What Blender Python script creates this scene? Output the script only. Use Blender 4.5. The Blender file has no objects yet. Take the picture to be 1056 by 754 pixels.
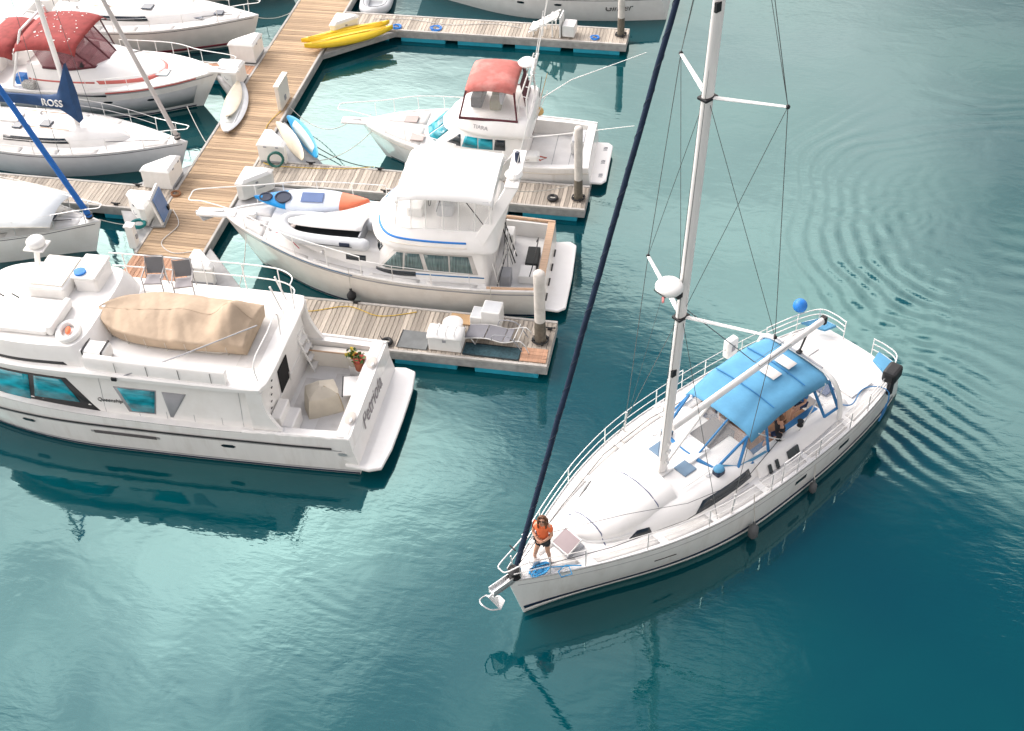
import bpy, bmesh, math, random
from mathutils import Vector, Matrix, noise
random.seed(7)
PI = math.pi
R = math.radians
scene = bpy.context.scene
C = scene.collection

# ------------------------------------------------------------------ camera
cam_d = bpy.data.cameras.new('camera')
cam = bpy.data.objects.new('camera', cam_d)
C.objects.link(cam)
cam_d.sensor_fit = 'HORIZONTAL'
cam_d.sensor_width = 36.0
cam_d.lens = 1318.17 / 1056 * 36
cam_d.clip_start = 0.1
cam_d.clip_end = 6000
right = Vector((0.98260537, 0.18307377, -0.03115589))
down = Vector((0.10176111, -0.67114498, -0.73430858))
fwd = Vector((-0.15534276, 0.71836509, -0.67810045))
mw = Matrix((right, -down, -fwd)).transposed().to_4x4()
mw.translation = Vector((0, 0, 26.0))
cam.matrix_world = mw
scene.camera = cam

# ------------------------------------------------------------------ light
SUN_AZ, SUN_EL = R(-62), R(48)        # azimuth from +Y towards +X
CLOUD_BASE, CLOUD_OPEN, CLOUD_K0, CLOUD_K1, CLOUD_VAR, CLOUD_SEED, CLOUD_DY = 0.67, 0.97, 9.0, 86.0, 4.6, 29.03, 0.13
world = bpy.data.worlds.new('World')
scene.world = world
world.use_nodes = True
wn, wl = world.node_tree.nodes, world.node_tree.links
wn.clear()
w_out = wn.new('ShaderNodeOutputWorld')
w_bg = wn.new('ShaderNodeBackground')
w_bg.inputs['Strength'].default_value = 0.14
sky = wn.new('ShaderNodeTexSky')
sky.sky_type = 'NISHITA'
sky.sun_disc = False
sky.sun_elevation = SUN_EL
sky.sun_rotation = SUN_AZ
sky.air_density = 1.0
sky.dust_density = 0.5
sky.ozone_density = 3.0
tc = wn.new('ShaderNodeTexCoord')
sep = wn.new('ShaderNodeSeparateXYZ')
wl.new(tc.outputs['Generated'], sep.inputs[0])
addz = wn.new('ShaderNodeMath'); addz.operation = 'ADD'; addz.inputs[1].default_value = 0.22
absz = wn.new('ShaderNodeMath'); absz.operation = 'ABSOLUTE'
wl.new(sep.outputs['Z'], absz.inputs[0]); wl.new(absz.outputs[0], addz.inputs[0])
dx = wn.new('ShaderNodeMath'); dx.operation = 'DIVIDE'
dy = wn.new('ShaderNodeMath'); dy.operation = 'DIVIDE'
wl.new(sep.outputs['X'], dx.inputs[0]); wl.new(addz.outputs[0], dx.inputs[1])
wl.new(sep.outputs['Y'], dy.inputs[0]); wl.new(addz.outputs[0], dy.inputs[1])
cmb = wn.new('ShaderNodeCombineXYZ')
dys = wn.new('ShaderNodeMath'); dys.operation = 'ADD'; dys.inputs[1].default_value = CLOUD_DY
wl.new(dy.outputs[0], dys.inputs[0])
wl.new(dx.outputs[0], cmb.inputs[0]); wl.new(dys.outputs[0], cmb.inputs[1])
cmb.inputs[2].default_value = CLOUD_SEED
cn = wn.new('ShaderNodeTexNoise')
cn.inputs['Scale'].default_value = 1.9
cn.inputs['Detail'].default_value = 4
cn.inputs['Roughness'].default_value = 0.45
cn.inputs['Distortion'].default_value = 0.3
wl.new(cmb.outputs[0], cn.inputs['Vector'])
def wmath(op, a, b=None, c=None):
    q = wn.new('ShaderNodeMath'); q.operation = op
    for k, v in enumerate((a, b, c)):
        if v is None: continue
        if isinstance(v, (int, float)): q.inputs[k].default_value = v
        else: wl.new(v, q.inputs[k])
    return q.outputs[0]
# thin cloud: closes up towards the horizon (perspective of the layer), opens overhead
low = wmath('MULTIPLY_ADD', absz.outputs[0], -CLOUD_OPEN, CLOUD_BASE)
cov = wmath('ADD', cn.outputs['Fac'], low)
cr = wn.new('ShaderNodeMapRange'); cr.interpolation_type = 'SMOOTHSTEP'
cr.inputs['From Min'].default_value = 0.35; cr.inputs['From Max'].default_value = 0.66
cr.inputs['To Min'].default_value = 0.015; cr.inputs['To Max'].default_value = 1.0
wl.new(cov, cr.inputs['Value'])
# cloud brightness: forward scattering round the sun
dp = wn.new('ShaderNodeVectorMath'); dp.operation = 'DOT_PRODUCT'
sdv = (math.sin(SUN_AZ) * math.cos(SUN_EL), math.cos(SUN_AZ) * math.cos(SUN_EL), math.sin(SUN_EL))
dp.inputs[1].default_value = sdv
wl.new(tc.outputs['Generated'], dp.inputs[0])
fs = wmath('POWER', wmath('MAXIMUM', dp.outputs['Value'], 0.0), 4.0)
cs = wmath('MULTIPLY_ADD', fs, CLOUD_K1, CLOUD_K0)
thick = wmath('MULTIPLY_ADD', wmath('SUBTRACT', cn.outputs['Fac'], 0.5), CLOUD_VAR, 1.0)
cs = wmath('MULTIPLY', cs, wmath('MAXIMUM', thick, 0.45))
cc = wn.new('ShaderNodeVectorMath'); cc.operation = 'SCALE'; cc.inputs[0].default_value = (1.0, 0.92, 0.87)
wl.new(cs, cc.inputs['Scale'])
mix = wn.new('ShaderNodeMixRGB')
wl.new(cr.outputs[0], mix.inputs[0]); wl.new(sky.outputs[0], mix.inputs[1]); wl.new(cc.outputs[0], mix.inputs[2])
wl.new(mix.outputs[0], w_bg.inputs['Color'])
wl.new(w_bg.outputs[0], w_out.inputs[0])

sun_d = bpy.data.lights.new('sun', 'SUN')
sun = bpy.data.objects.new('sun', sun_d)
C.objects.link(sun)
sun_d.energy = 1.2
sun_d.angle = R(14)
sun_d.color = (1.0, 0.95, 0.88)
sd = Vector((math.sin(SUN_AZ) * math.cos(SUN_EL), math.cos(SUN_AZ) * math.cos(SUN_EL), math.sin(SUN_EL)))
sun.rotation_euler = (-sd).to_track_quat('-Z', 'Y').to_euler()
sun.location = sd * 60

scene.view_settings.view_transform = 'Standard'
scene.view_settings.look = 'None'
scene.view_settings.exposure = -0.15
scene.view_settings.gamma = 1.0
scene.view_settings.use_curve_mapping = False
scene.render.engine = 'CYCLES'

# ------------------------------------------------------------------ materials
MATS = {}
def mat(name, col, rough=0.5, metal=0.0, var=0.06, scale=3.0, bump=0.0, bscale=40.0, coat=0.0,
        alpha=1.0, trans=0.0, spec=0.5, rand=0.0, ior=1.45, stretch=(1, 1, 1), dirt=None, dirt_amt=0.0):
    if name in MATS: return MATS[name]
    m = bpy.data.materials.new(name); m.use_nodes = True
    n, l = m.node_tree.nodes, m.node_tree.links
    b = n['Principled BSDF']
    b.inputs['Roughness'].default_value = rough
    b.inputs['Metallic'].default_value = metal
    b.inputs['Coat Weight'].default_value = coat
    b.inputs['Alpha'].default_value = alpha
    b.inputs['Transmission Weight'].default_value = trans
    b.inputs['Specular IOR Level'].default_value = spec
    b.inputs['IOR'].default_value = ior
    t = n.new('ShaderNodeTexCoord')
    mp = n.new('ShaderNodeMapping'); mp.inputs['Scale'].default_value = stretch
    l.new(t.outputs['Object'], mp.inputs[0])
    nz = n.new('ShaderNodeTexNoise'); nz.inputs['Scale'].default_value = scale; nz.inputs['Detail'].default_value = 5
    l.new(mp.outputs[0], nz.inputs['Vector'])
    mr = n.new('ShaderNodeMapRange')
    mr.inputs['From Min'].default_value = 0.3; mr.inputs['From Max'].default_value = 0.7
    mr.inputs['To Min'].default_value = 1 - var; mr.inputs['To Max'].default_value = 1 + var
    l.new(nz.outputs['Fac'], mr.inputs['Value'])
    fac = mr.outputs[0]
    if rand:
        oi = n.new('ShaderNodeObjectInfo')
        r2 = n.new('ShaderNodeMapRange'); r2.inputs['To Min'].default_value = 1 - rand; r2.inputs['To Max'].default_value = 1 + rand
        l.new(oi.outputs['Random'], r2.inputs['Value'])
        mu = n.new('ShaderNodeMath'); mu.operation = 'MULTIPLY'
        l.new(fac, mu.inputs[0]); l.new(r2.outputs[0], mu.inputs[1]); fac = mu.outputs[0]
    vm = n.new('ShaderNodeVectorMath'); vm.operation = 'SCALE'
    vm.inputs[0].default_value = col
    l.new(fac, vm.inputs['Scale'])
    colout = vm.outputs[0]
    if dirt:
        nd = n.new('ShaderNodeTexNoise'); nd.inputs['Scale'].default_value = 1.3; nd.inputs['Detail'].default_value = 8; nd.inputs['Roughness'].default_value = 0.65
        l.new(mp.outputs[0], nd.inputs['Vector'])
        md = n.new('ShaderNodeMapRange'); md.inputs['From Min'].default_value = 0.5; md.inputs['From Max'].default_value = 0.75
        md.inputs['To Max'].default_value = dirt_amt
        l.new(nd.outputs['Fac'], md.inputs['Value'])
        mx = n.new('ShaderNodeMixRGB'); mx.inputs[2].default_value = (*dirt, 1)
        l.new(md.outputs[0], mx.inputs[0]); l.new(colout, mx.inputs[1]); colout = mx.outputs[0]
    l.new(colout, b.inputs['Base Color'])
    if bump:
        nb = n.new('ShaderNodeTexNoise'); nb.inputs['Scale'].default_value = bscale; nb.inputs['Detail'].default_value = 4
        l.new(mp.outputs[0], nb.inputs['Vector'])
        bp = n.new('ShaderNodeBump'); bp.inputs['Strength'].default_value = bump; bp.inputs['Distance'].default_value = 0.02
        l.new(nb.outputs['Fac'], bp.inputs['Height']); l.new(bp.outputs[0], b.inputs['Normal'])
    MATS[name] = m
    return m

GEL = mat('gelcoat_white', (0.80, 0.79, 0.77), 0.28, coat=0.3, var=0.03, scale=1.4, dirt=(0.55, 0.5, 0.43), dirt_amt=0.22)
HULLM = mat('hull_gelcoat', (0.80, 0.79, 0.77), 0.22, coat=0.4, var=0.04, scale=1.2, stretch=(2.2, 2.2, .3), dirt=(0.50, 0.45, 0.38), dirt_amt=0.32)
DECK = mat('deck_nonskid', (0.78, 0.77, 0.75), 0.6, var=0.05, scale=2.0, bump=0.12, bscale=160, dirt=(0.5, 0.47, 0.42), dirt_amt=0.3)
CREAM = mat('gelcoat_cream', (0.78, 0.74, 0.67), 0.35, var=0.03, coat=0.2, dirt=(0.5, 0.43, 0.34), dirt_amt=0.25)
NAVY = mat('navy_stripe', (0.010, 0.022, 0.055), 0.35, var=0.05)
BLACK = mat('black_rubber', (0.012, 0.013, 0.015), 0.55, var=0.1)
RUBRAIL = mat('dark_rub_rail', (0.03, 0.032, 0.035), 0.45, var=0.1)
STEEL = mat('stainless', (0.72, 0.72, 0.71), 0.28, metal=0.6, var=0.05)
WHITE_TUBE = mat('white_painted_tube', (0.78, 0.78, 0.76), 0.35, var=0.03)
MASTW = mat('mast_white', (0.80, 0.78, 0.76), 0.4, var=0.05, scale=6, stretch=(1, 1, .15))
WIRE = mat('rigging_wire', (0.10, 0.11, 0.11), 0.45, metal=0.3, var=0.05)
GLASS = mat('dark_glass', (0.012, 0.02, 0.026), 0.06, spec=0.8, var=0.3, scale=1.5)
TEALGLASS = mat('teal_glass', (0.006, 0.25, 0.32), 0.06, spec=0.5, var=0.75, scale=1.6, stretch=(1, 1, 3))
VINYL = mat('clear_vinyl', (0.75, 0.75, 0.75), 0.3, alpha=0.13, var=0.05, spec=0.2)
VINYLR = mat('red_tinted_vinyl', (0.35, 0.14, 0.16), 0.12, alpha=0.55, var=0.15)
BLUECAN = mat('blue_canvas', (0.085, 0.275, 0.45), 0.75, var=0.10, scale=2.5, bump=0.25, bscale=9)
BLUEDK = mat('blue_canvas_trim', (0.03, 0.17, 0.38), 0.75, var=0.08)
BLUE = mat('bright_blue', (0.02, 0.20, 0.62), 0.5, var=0.08)
ROYAL = mat('royal_blue_cover', (0.008, 0.045, 0.13), 0.75, var=0.15, bump=0.3, bscale=12)
NAVYC = mat('navy_canvas', (0.006, 0.018, 0.045), 0.8, var=0.2, bump=0.3, bscale=20)
REDCAN2 = mat('red_canvas_speckled', (0.29, 0.048, 0.045), 0.8, var=0.2, scale=5, bump=0.25, bscale=8)
REDCAN = mat('faded_red_canvas', (0.46, 0.14, 0.12), 0.8, var=0.13, scale=4, bump=0.25, bscale=8, dirt=(0.62, 0.42, 0.38), dirt_amt=0.5)
REDST = mat('red_stripe', (0.52, 0.13, 0.11), 0.4, var=0.06)
MAROON = mat('maroon_trim', (0.09, 0.02, 0.028), 0.7, var=0.1)
TAN = mat('tan_canvas_cover', (0.43, 0.335, 0.245), 0.9, var=0.10, scale=2.2, bump=0.9, bscale=7, dirt=(.42, .32, .23), dirt_amt=.35)
BEIGE = mat('beige_vinyl_cover', (0.55, 0.50, 0.41), 0.7, var=0.08, bump=0.4, bscale=5)
TEAK = mat('teak', (0.52, 0.35, 0.23), 0.55, var=0.2, scale=8, stretch=(.3, 4, 4))
GREYPL = mat('grey_plastic', (0.30, 0.31, 0.33), 0.55, var=0.06)
GREYMAT = mat('grey_mat', (0.17, 0.18, 0.18), 0.9, var=0.15, bump=0.3, bscale=90)
HYPALON = mat('grey_hypalon', (0.55, 0.57, 0.59), 0.5, var=0.05)
WHITEPL = mat('white_plastic', (0.78, 0.78, 0.76), 0.4, var=0.04, dirt=(0.5, 0.48, 0.44), dirt_amt=0.2)
ORANGE = mat('orange', (0.78, 0.16, 0.06), 0.55, var=0.06)
YELLOW = mat('yellow_kayak', (0.80, 0.55, 0.03), 0.4, var=0.06)
GREENH = mat('green_hose', (0.01, 0.10, 0.08), 0.5, var=0.1)
TERRA = mat('terracotta', (0.40, 0.13, 0.07), 0.8, var=0.1)
LEAF = mat('leaf_green', (0.06, 0.14, 0.03), 0.6, var=0.3)
BLUEROPE = mat('blue_rope', (0.04, 0.28, 0.55), 0.8, var=0.15)
ROPE = mat('mooring_rope', (0.55, 0.53, 0.48), 0.9, var=0.15)
DKROPE = mat('dark_rope', (0.03, 0.035, 0.04), 0.9, var=0.15)
CONC = mat('grey_dock_frame', (0.33, 0.33, 0.32), 0.85, var=0.15, scale=5, bump=0.4, bscale=30, dirt=(0.12, 0.12, 0.11), dirt_amt=0.5)
PLANK_W = mat('walkway_planks', (0.42, 0.30, 0.19), 0.8, var=0.2, scale=5, rand=0.28, bump=0.5, bscale=30, stretch=(.25, 6, 6), dirt=(.26, .18, .12), dirt_amt=.4)
PLANK_G = mat('weathered_planks', (0.42, 0.37, 0.31), 0.85, var=0.22, scale=5, rand=0.30, bump=0.5, bscale=30, stretch=(6, .25, 6), dirt=(.2, .17, .14), dirt_amt=.35)
PLANK_R = mat('reddish_planks', (0.44, 0.25, 0.16), 0.8, var=0.16, scale=5, rand=0.2, bump=0.5, bscale=30, stretch=(6, .25, 6))
CYANFL = mat('cyan_float', (0.02, 0.30, 0.42), 0.5, var=0.1, dirt=(.02, .1, .1), dirt_amt=.5)
DARKFL = mat('dark_float', (0.02, 0.025, 0.025), 0.7, var=0.2)
PILE = mat('concrete_pile', (0.58, 0.55, 0.51), 0.85, var=0.1, scale=4, bump=0.3, bscale=25, dirt=(.22, .2, .18), dirt_amt=.5)
PILEB = mat('pile_wet_band', (0.13, 0.115, 0.09), 0.8, var=0.3, scale=8)
SKIN = mat('skin', (0.55, 0.31, 0.21), 0.55, var=0.04)
HAIR = mat('brown_hair', (0.13, 0.055, 0.025), 0.55, var=0.3, scale=30)
CLOTHO = mat('orange_shirt', (0.80, 0.17, 0.06), 0.85, var=0.08, bump=.3, bscale=25)
CLOTHB = mat('black_cloth', (0.018, 0.02, 0.025), 0.85, var=0.1)
CLOTHW = mat('pale_cloth', (0.6, 0.6, 0.6), 0.85, var=0.1)
CLOTHN = mat('navy_cloth', (0.03, 0.05, 0.11), 0.85, var=0.1)
SILVER = mat('galvanised', (0.55, 0.56, 0.57), 0.4, metal=.5, var=.1)
SCREEN = mat('blue_panel', (0.10, 0.20, 0.40), 0.3, var=.1)
CARD = mat('cardboard_tan', (0.50, 0.33, 0.18), 0.9, var=.08)

# ------------------------------------------------------------------ mesh helpers
def V(*a): return Vector(a)

class MB:
    def __init__(self): self.v = []; self.f = []
    def add(self, vs, fs):
        o = len(self.v); self.v += [tuple(x) for x in vs]; self.f += [tuple(i + o for i in f) for f in fs]; return self
    def box(self, c, s, rz=0.0, ry=0.0, rx=0.0, taper=1.0):
        m = Matrix.Rotation(rz, 3, 'Z') @ Matrix.Rotation(ry, 3, 'Y') @ Matrix.Rotation(rx, 3, 'X')
        vs = []
        for z in (-.5, .5):
            k = taper if z > 0 else 1
            for x, y in ((-.5, -.5), (.5, -.5), (.5, .5), (-.5, .5)):
                vs.append(Vector(c) + m @ Vector((x * s[0] * k, y * s[1] * k, z * s[2])))
        return self.add(vs, [(3, 2, 1, 0), (4, 5, 6, 7), (0, 1, 5, 4), (1, 2, 6, 5), (2, 3, 7, 6), (3, 0, 4, 7)])
    def prism(self, poly, z0, z1, top=1.0):
        n = len(poly); cx = sum(p[0] for p in poly) / n; cy = sum(p[1] for p in poly) / n
        vs = [(p[0], p[1], z0) for p in poly] + [(cx + (p[0] - cx) * top, cy + (p[1] - cy) * top, z1) for p in poly]
        return self.add(vs, [tuple(range(n - 1, -1, -1)), tuple(range(n, 2 * n))] + [(i, (i + 1) % n, n + (i + 1) % n, n + i) for i in range(n)])
    def slab(self, pts, th):
        """planar-ish polygon given in 3-D, thickened along its normal by th"""
        P = [Vector(p) for p in pts]; n = Vector((0, 0, 0))
        for i in range(len(P)):
            a, b = P[i], P[(i + 1) % len(P)]
            n += Vector(((a.y - b.y) * (a.z + b.z), (a.z - b.z) * (a.x + b.x), (a.x - b.x) * (a.y + b.y)))
        n.normalize(); k = len(P)
        vs = P + [p + n * th for p in P]
        return self.add(vs, [tuple(range(k - 1, -1, -1)), tuple(range(k, 2 * k))] + [(i, (i + 1) % k, k + (i + 1) % k, k + i) for i in range(k)])
    def tube(self, path, r, n=6, closed=False, r1=None):
        P = [Vector(p) for p in path]; k = len(P); rings = []
        up = Vector((0, 0, 1)); prev = None
        for i, p in enumerate(P):
            if closed: d = P[(i + 1) % k] - P[i - 1]
            else: d = P[min(i + 1, k - 1)] - P[max(i - 1, 0)]
            if d.length < 1e-9: d = Vector((0, 0, 1))
            d.normalize()
            if prev is None:
                a = d.cross(up if abs(d.z) < .95 else Vector((1, 0, 0)))
            else:
                a = prev - d * prev.dot(d)
                if a.length < 1e-6: a = d.cross(up if abs(d.z) < .95 else Vector((1, 0, 0)))
            a.normalize(); prev = a; b = d.cross(a)
            rr = r if r1 is None else r + (r1 - r) * i / max(1, k - 1)
            rings.append([p + (a * math.cos(t) + b * math.sin(t)) * rr for t in [2 * PI * j / n for j in range(n)]])
        return self.loft(rings, not closed, not closed, wrap=closed)
    def loft(self, rings, cap0=True, cap1=True, wrap=False, closed=True):
        n = len(rings[0]); vs = [p for r in rings for p in r]; fs = []
        K = len(rings)
        for i in range(K if wrap else K - 1):
            a, b = i * n, ((i + 1) % K) * n
            for j in range(n if closed else n - 1):
                fs.append((a + j, a + (j + 1) % n, b + (j + 1) % n, b + j))
        if cap0: fs.append(tuple(range(n - 1, -1, -1)))
        if cap1: fs.append(tuple(range((K - 1) * n, K * n)))
        return self.add(vs, fs)
    def lathe(self, prof, c=(0, 0, 0), n=16):
        rings = [[(c[0] + r * math.cos(2 * PI * j / n), c[1] + r * math.sin(2 * PI * j / n), c[2] + z) for j in range(n)] for r, z in prof]
        return self.loft(rings)
    def ball(self, c, r, n=12, m=8, s=(1, 1, 1)):
        rings = []
        for i in range(m + 1):
            a = -PI / 2 + PI * i / m; rr = max(math.cos(a), 0.02)
            rings.append([(c[0] + s[0] * r * rr * math.cos(2 * PI * j / n), c[1] + s[1] * r * rr * math.sin(2 * PI * j / n), c[2] + s[2] * r * math.sin(a)) for j in range(n)])
        return self.loft(rings)
    def grid(self, rows):
        n = len(rows[0]); vs = [p for r in rows for p in r]
        return self.add(vs, [(i * n + j, i * n + j + 1, (i + 1) * n + j + 1, (i + 1) * n + j) for i in range(len(rows) - 1) for j in range(n - 1)])
    def build(self, name, m, parent=None, smooth=None, bevel=0.0, solid=0.0, label=None, fix=True):
        me = bpy.data.meshes.new(name); me.from_pydata(self.v, [], self.f); me.validate()
        if fix:
            bm = bmesh.new(); bm.from_mesh(me); bmesh.ops.recalc_face_normals(bm, faces=bm.faces); bm.to_mesh(me); bm.free()
        if isinstance(m, (list, tuple)):
            for q in m: me.materials.append(q)
        else: me.materials.append(m)
        if smooth:
            me.polygons.foreach_set('use_smooth', [True] * len(me.polygons)); me.set_sharp_from_angle(angle=R(smooth))
        o = bpy.data.objects.new(name, me); C.objects.link(o)
        if parent is not None: o.parent = parent
        if solid:
            s = o.modifiers.new('thickness', 'SOLIDIFY'); s.thickness = solid; s.offset = -1
        if bevel:
            b = o.modifiers.new('bevel', 'BEVEL'); b.width = bevel; b.segments = 2; b.limit_method = 'ANGLE'; b.angle_limit = R(40)
        if label: o['label'] = label
        return o

def tag(o, label, cat, group=None):
    o['label'] = label; o['category'] = cat
    if group: o['group'] = group
    return o
def thing(name, label, cat, loc=(0, 0, 0), rz=0.0, group=None):
    o = bpy.data.objects.new(name, None); C.objects.link(o)
    o.empty_display_size = 0.3
    o.location = loc; o.rotation_euler = (0, 0, rz)
    return tag(o, label, cat, group)
def structure(o): o['kind'] = 'structure'; return o
def copy_tree(o, parent=None):
    c = o.copy(); C.objects.link(c); c.parent = parent
    for ch in [q for q in o.children]: copy_tree(ch, c)
    return c
def tube(name, path, r, m, parent, n=6, closed=False, r1=None, label=None):
    return MB().tube(path, r, n, closed, r1).build(name, m, parent, smooth=50, label=label)
def box(name, c, s, m, parent, rz=0, ry=0, rx=0, bevel=0.0, taper=1.0, label=None):
    return MB().box(c, s, rz, ry, rx, taper).build(name, m, parent, bevel=bevel, label=label)
def curve(pts, k=6):
    """Catmull-Rom through pts"""
    P = [Vector(p) for p in pts]; out = []
    for i in range(len(P) - 1):
        a = P[max(i - 1, 0)]; b = P[i]; c = P[i + 1]; d = P[min(i + 2, len(P) - 1)]
        for j in range(k):
            t = j / k
            out.append(0.5 * ((2 * b) + (c - a) * t + (2 * a - 5 * b + 4 * c - d) * t * t + (3 * b - a - 3 * c + d) * t ** 3))
    out.append(P[-1]); return out
def sag(a, b, d=0.15, k=10):
    a, b = Vector(a), Vector(b)
    return [a.lerp(b, i / k) - Vector((0, 0, d * 4 * (i / k) * (1 - i / k))) for i in range(k + 1)]
def lerp(a, b, t): return a + (b - a) * t
def interp(tab, x):
    if x <= tab[0][0]: return tab[0][1]
    for i in range(len(tab) - 1):
        if x <= tab[i + 1][0]:
            x0, y0 = tab[i]; x1, y1 = tab[i + 1]; t = (x - x0) / (x1 - x0)
            m0 = (tab[i + 1][1] - tab[max(i - 1, 0)][1]) / (tab[i + 1][0] - tab[max(i - 1, 0)][0])
            j = min(i + 2, len(tab) - 1)
            m1 = (tab[j][1] - tab[i][1]) / (tab[j][0] - tab[i][0])
            h = x1 - x0
            return (2*t**3-3*t**2+1)*y0 + (t**3-2*t**2+t)*h*m0 + (-2*t**3+3*t**2)*y1 + (t**3-t**2)*h*m1
    return tab[-1][1]

def text(name, s, m, parent, matrix, size=0.3, shear=0.0, th=0.004):
    cu = bpy.data.curves.new(name + '_tmp', 'FONT'); cu.body = s; cu.size = size; cu.shear = shear
    cu.align_x = 'CENTER'; cu.align_y = 'CENTER'; cu.extrude = th; cu.resolution_u = 3
    o = bpy.data.objects.new('tmp', cu); C.objects.link(o)
    dg = bpy.context.evaluated_depsgraph_get(); dg.update()
    me = bpy.data.meshes.new_from_object(o.evaluated_get(dg)); bpy.data.objects.remove(o)
    me.name = name; me.materials.clear(); me.materials.append(m); me.transform(matrix)
    r = bpy.data.objects.new(name, me); C.objects.link(r); r.parent = parent
    return r
def frame(o, xa, ya):
    """matrix whose x axis is xa and y axis is ya, origin o"""
    x = Vector(xa).normalized(); y = Vector(ya); z = x.cross(y).normalized(); y = z.cross(x)
    m = Matrix((x, y, z)).transposed().to_4x4(); m.translation = Vector(o); return m

# ------------------------------------------------------------------ boats: hull surface and lofted houses
class Hull:
    """beam/sheer tables along x (stern -> bow), local x forward, y port"""
    def __init__(s, beam, sheer, wlk=0.9, rake=0.45, depth=0.5, bow_wl=0.25, trans_rake=0.0, flare=0.0):
        s.beam, s.sheer, s.wlk, s.rake, s.depth, s.flare = beam, sheer, wlk, rake, depth, flare
        s.x0, s.x1 = beam[0][0], beam[-1][0]; s.bow_wl = bow_wl; s.tr = trans_rake
    def b(s, x): return max(interp(s.beam, x), 0.015)
    def z(s, x): return interp(s.sheer, x)
    def pt(s, x, t, side=1, off=0.0):
        """t 0 sheer .. 1 waterline .. 2 keel"""
        B, Z = s.b(x), s.z(x)
        u = (x - s.x0) / (s.x1 - s.x0)
        k = lerp(s.wlk, s.bow_wl, max(0, (u - .45) / .55) ** 1.8)
        if t <= 1:
            y = B * lerp(1, k, t ** (1.6 + s.flare) if s.flare <= 0 else t ** (1.0 / (1 + s.flare) + .35)); z = Z * (1 - t)
        else:
            q = t - 1; y = B * k * math.cos(q * PI / 2) ** .8 if q < 1 else 0.0; z = -s.depth * math.sin(q * PI / 2)
        zt = 1 - z / max(Z, .1)
        xx = x - s.rake * zt * max(0, (u - .55) / .45) ** 2 + s.tr * (1 - z / max(Z, .1)) * max(0, 1 - u * 6) ** 1
        return Vector((xx, side * (y + off), z))
    def build(s, m, parent, n=44):
        ts = [0, .12, .25, .4, .55, .7, .85, 1, 1.3, 1.65, 2]
        mb = MB(); rings = []
        for i in range(n + 1):
            u = i / n; u = 1 - (1 - u) ** 1.25; x = lerp(s.x0, s.x1, u)
            rings.append([s.pt(x, t, 1) for t in ts] + [s.pt(x, t, -1) for t in reversed(ts[:-1])])
        mb.loft(rings, True, True, closed=False)
        return mb.build('hull', m, parent, smooth=40)
    def strip(s, name, m, parent, z0, z1, xa=None, xb=None, off=0.006, n=40, sides=(1, -1)):
        """bands at absolute heights (function or number)"""
        xa = s.x0 if xa is None else xa; xb = s.x1 if xb is None else xb
        for sd in sides:
            rows = []
            for i in range(n + 1):
                x = lerp(xa, xb, i / n); Z = s.z(x)
                a = z0(x) if callable(z0) else z0; b = z1(x) if callable(z1) else z1
                rows.append([s.pt(x, 1 - a / Z, sd, off), s.pt(x, 1 - (a + b) / 2 / Z, sd, off), s.pt(x, 1 - b / Z, sd, off)])
            o = MB().grid(rows).build(name, m, parent, smooth=40, solid=0.004)
        return o
    def patch(s, name, m, parent, xa, xb, za, zb, side=1, off=0.008, n=4, corner=0.0):
        rows = []
        for i in range(n + 1):
            x = lerp(xa, xb, i / n); Z = s.z(x); e = corner if i in (0, n) else 0
            rows.append([s.pt(x, 1 - (za + e) / Z, side, off), s.pt(x, 1 - (zb - e) / Z, side, off)])
        return MB().grid(rows).build(name, m, parent, solid=0.006)
    def rail(s, name, m, parent, r=0.03, dz=0.0, off=0.0, xa=None, xb=None, n=40, sides=(1, -1)):
        xa = s.x0 if xa is None else xa; xb = s.x1 if xb is None else xb
        for sd in sides:
            o = MB().tube([s.pt(lerp(xa, xb, i / n), 0, sd, off) + Vector((0, 0, dz)) for i in range(n + 1)], r, 6).build(name, m, parent, smooth=60)
        return o
    def deck(s, m, parent, camber=0.05, dz=0.0, wells=(), xa=None, n=48, name='deck', wallm=None):
        """wells: (xa, xb, side_width, floor_z)"""
        xs = sorted(set([lerp(s.x0 if xa is None else xa, s.x1, 1 - (1 - i / n) ** 1.2) for i in range(n + 1)]))
        rows = []
        def row(x, well):
            B, Z = s.b(x) - .01, s.z(x) + dz
            r = []
            if well:
                w = max(B - well[2], .05); zf = well[3]
                ys = [B, (B + w) / 2, w, w - .03, w * .5, 0]; zs = [Z, Z + .01, Z + .015, zf, zf, zf]
            else:
                ys = [B, B * .85, B * .7, B * .5, B * .25, 0]; zs = [Z + camber * (1 - (y / B) ** 2) for y in ys]
            P = [Vector((x, y, z)) for y, z in zip(ys, zs)]
            return P + [Vector((p.x, -p.y, p.z)) for p in reversed(P[:-1])]
        seq = []
        for x in xs:
            w = None
            for q in wells:
                if q[0] < x < q[1]: w = q
            seq.append((x, w))
        for q in wells:
            seq += [(q[0] - 1e-4, 0), (q[0] + 1e-4, q), (q[1] - 1e-4, q), (q[1] + 1e-4, 0)]
        out = []
        for x, w in sorted(seq, key=lambda a: a[0]):
            if w == 0:
                w = None
                for q in wells:
                    if q[0] < x < q[1]: w = q
            if x < xs[0] - 1e-6 or x > xs[-1] + 1e-6: continue
            out.append(row(x, w))
        return MB().grid(out).build(name, m, parent, smooth=35)

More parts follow.
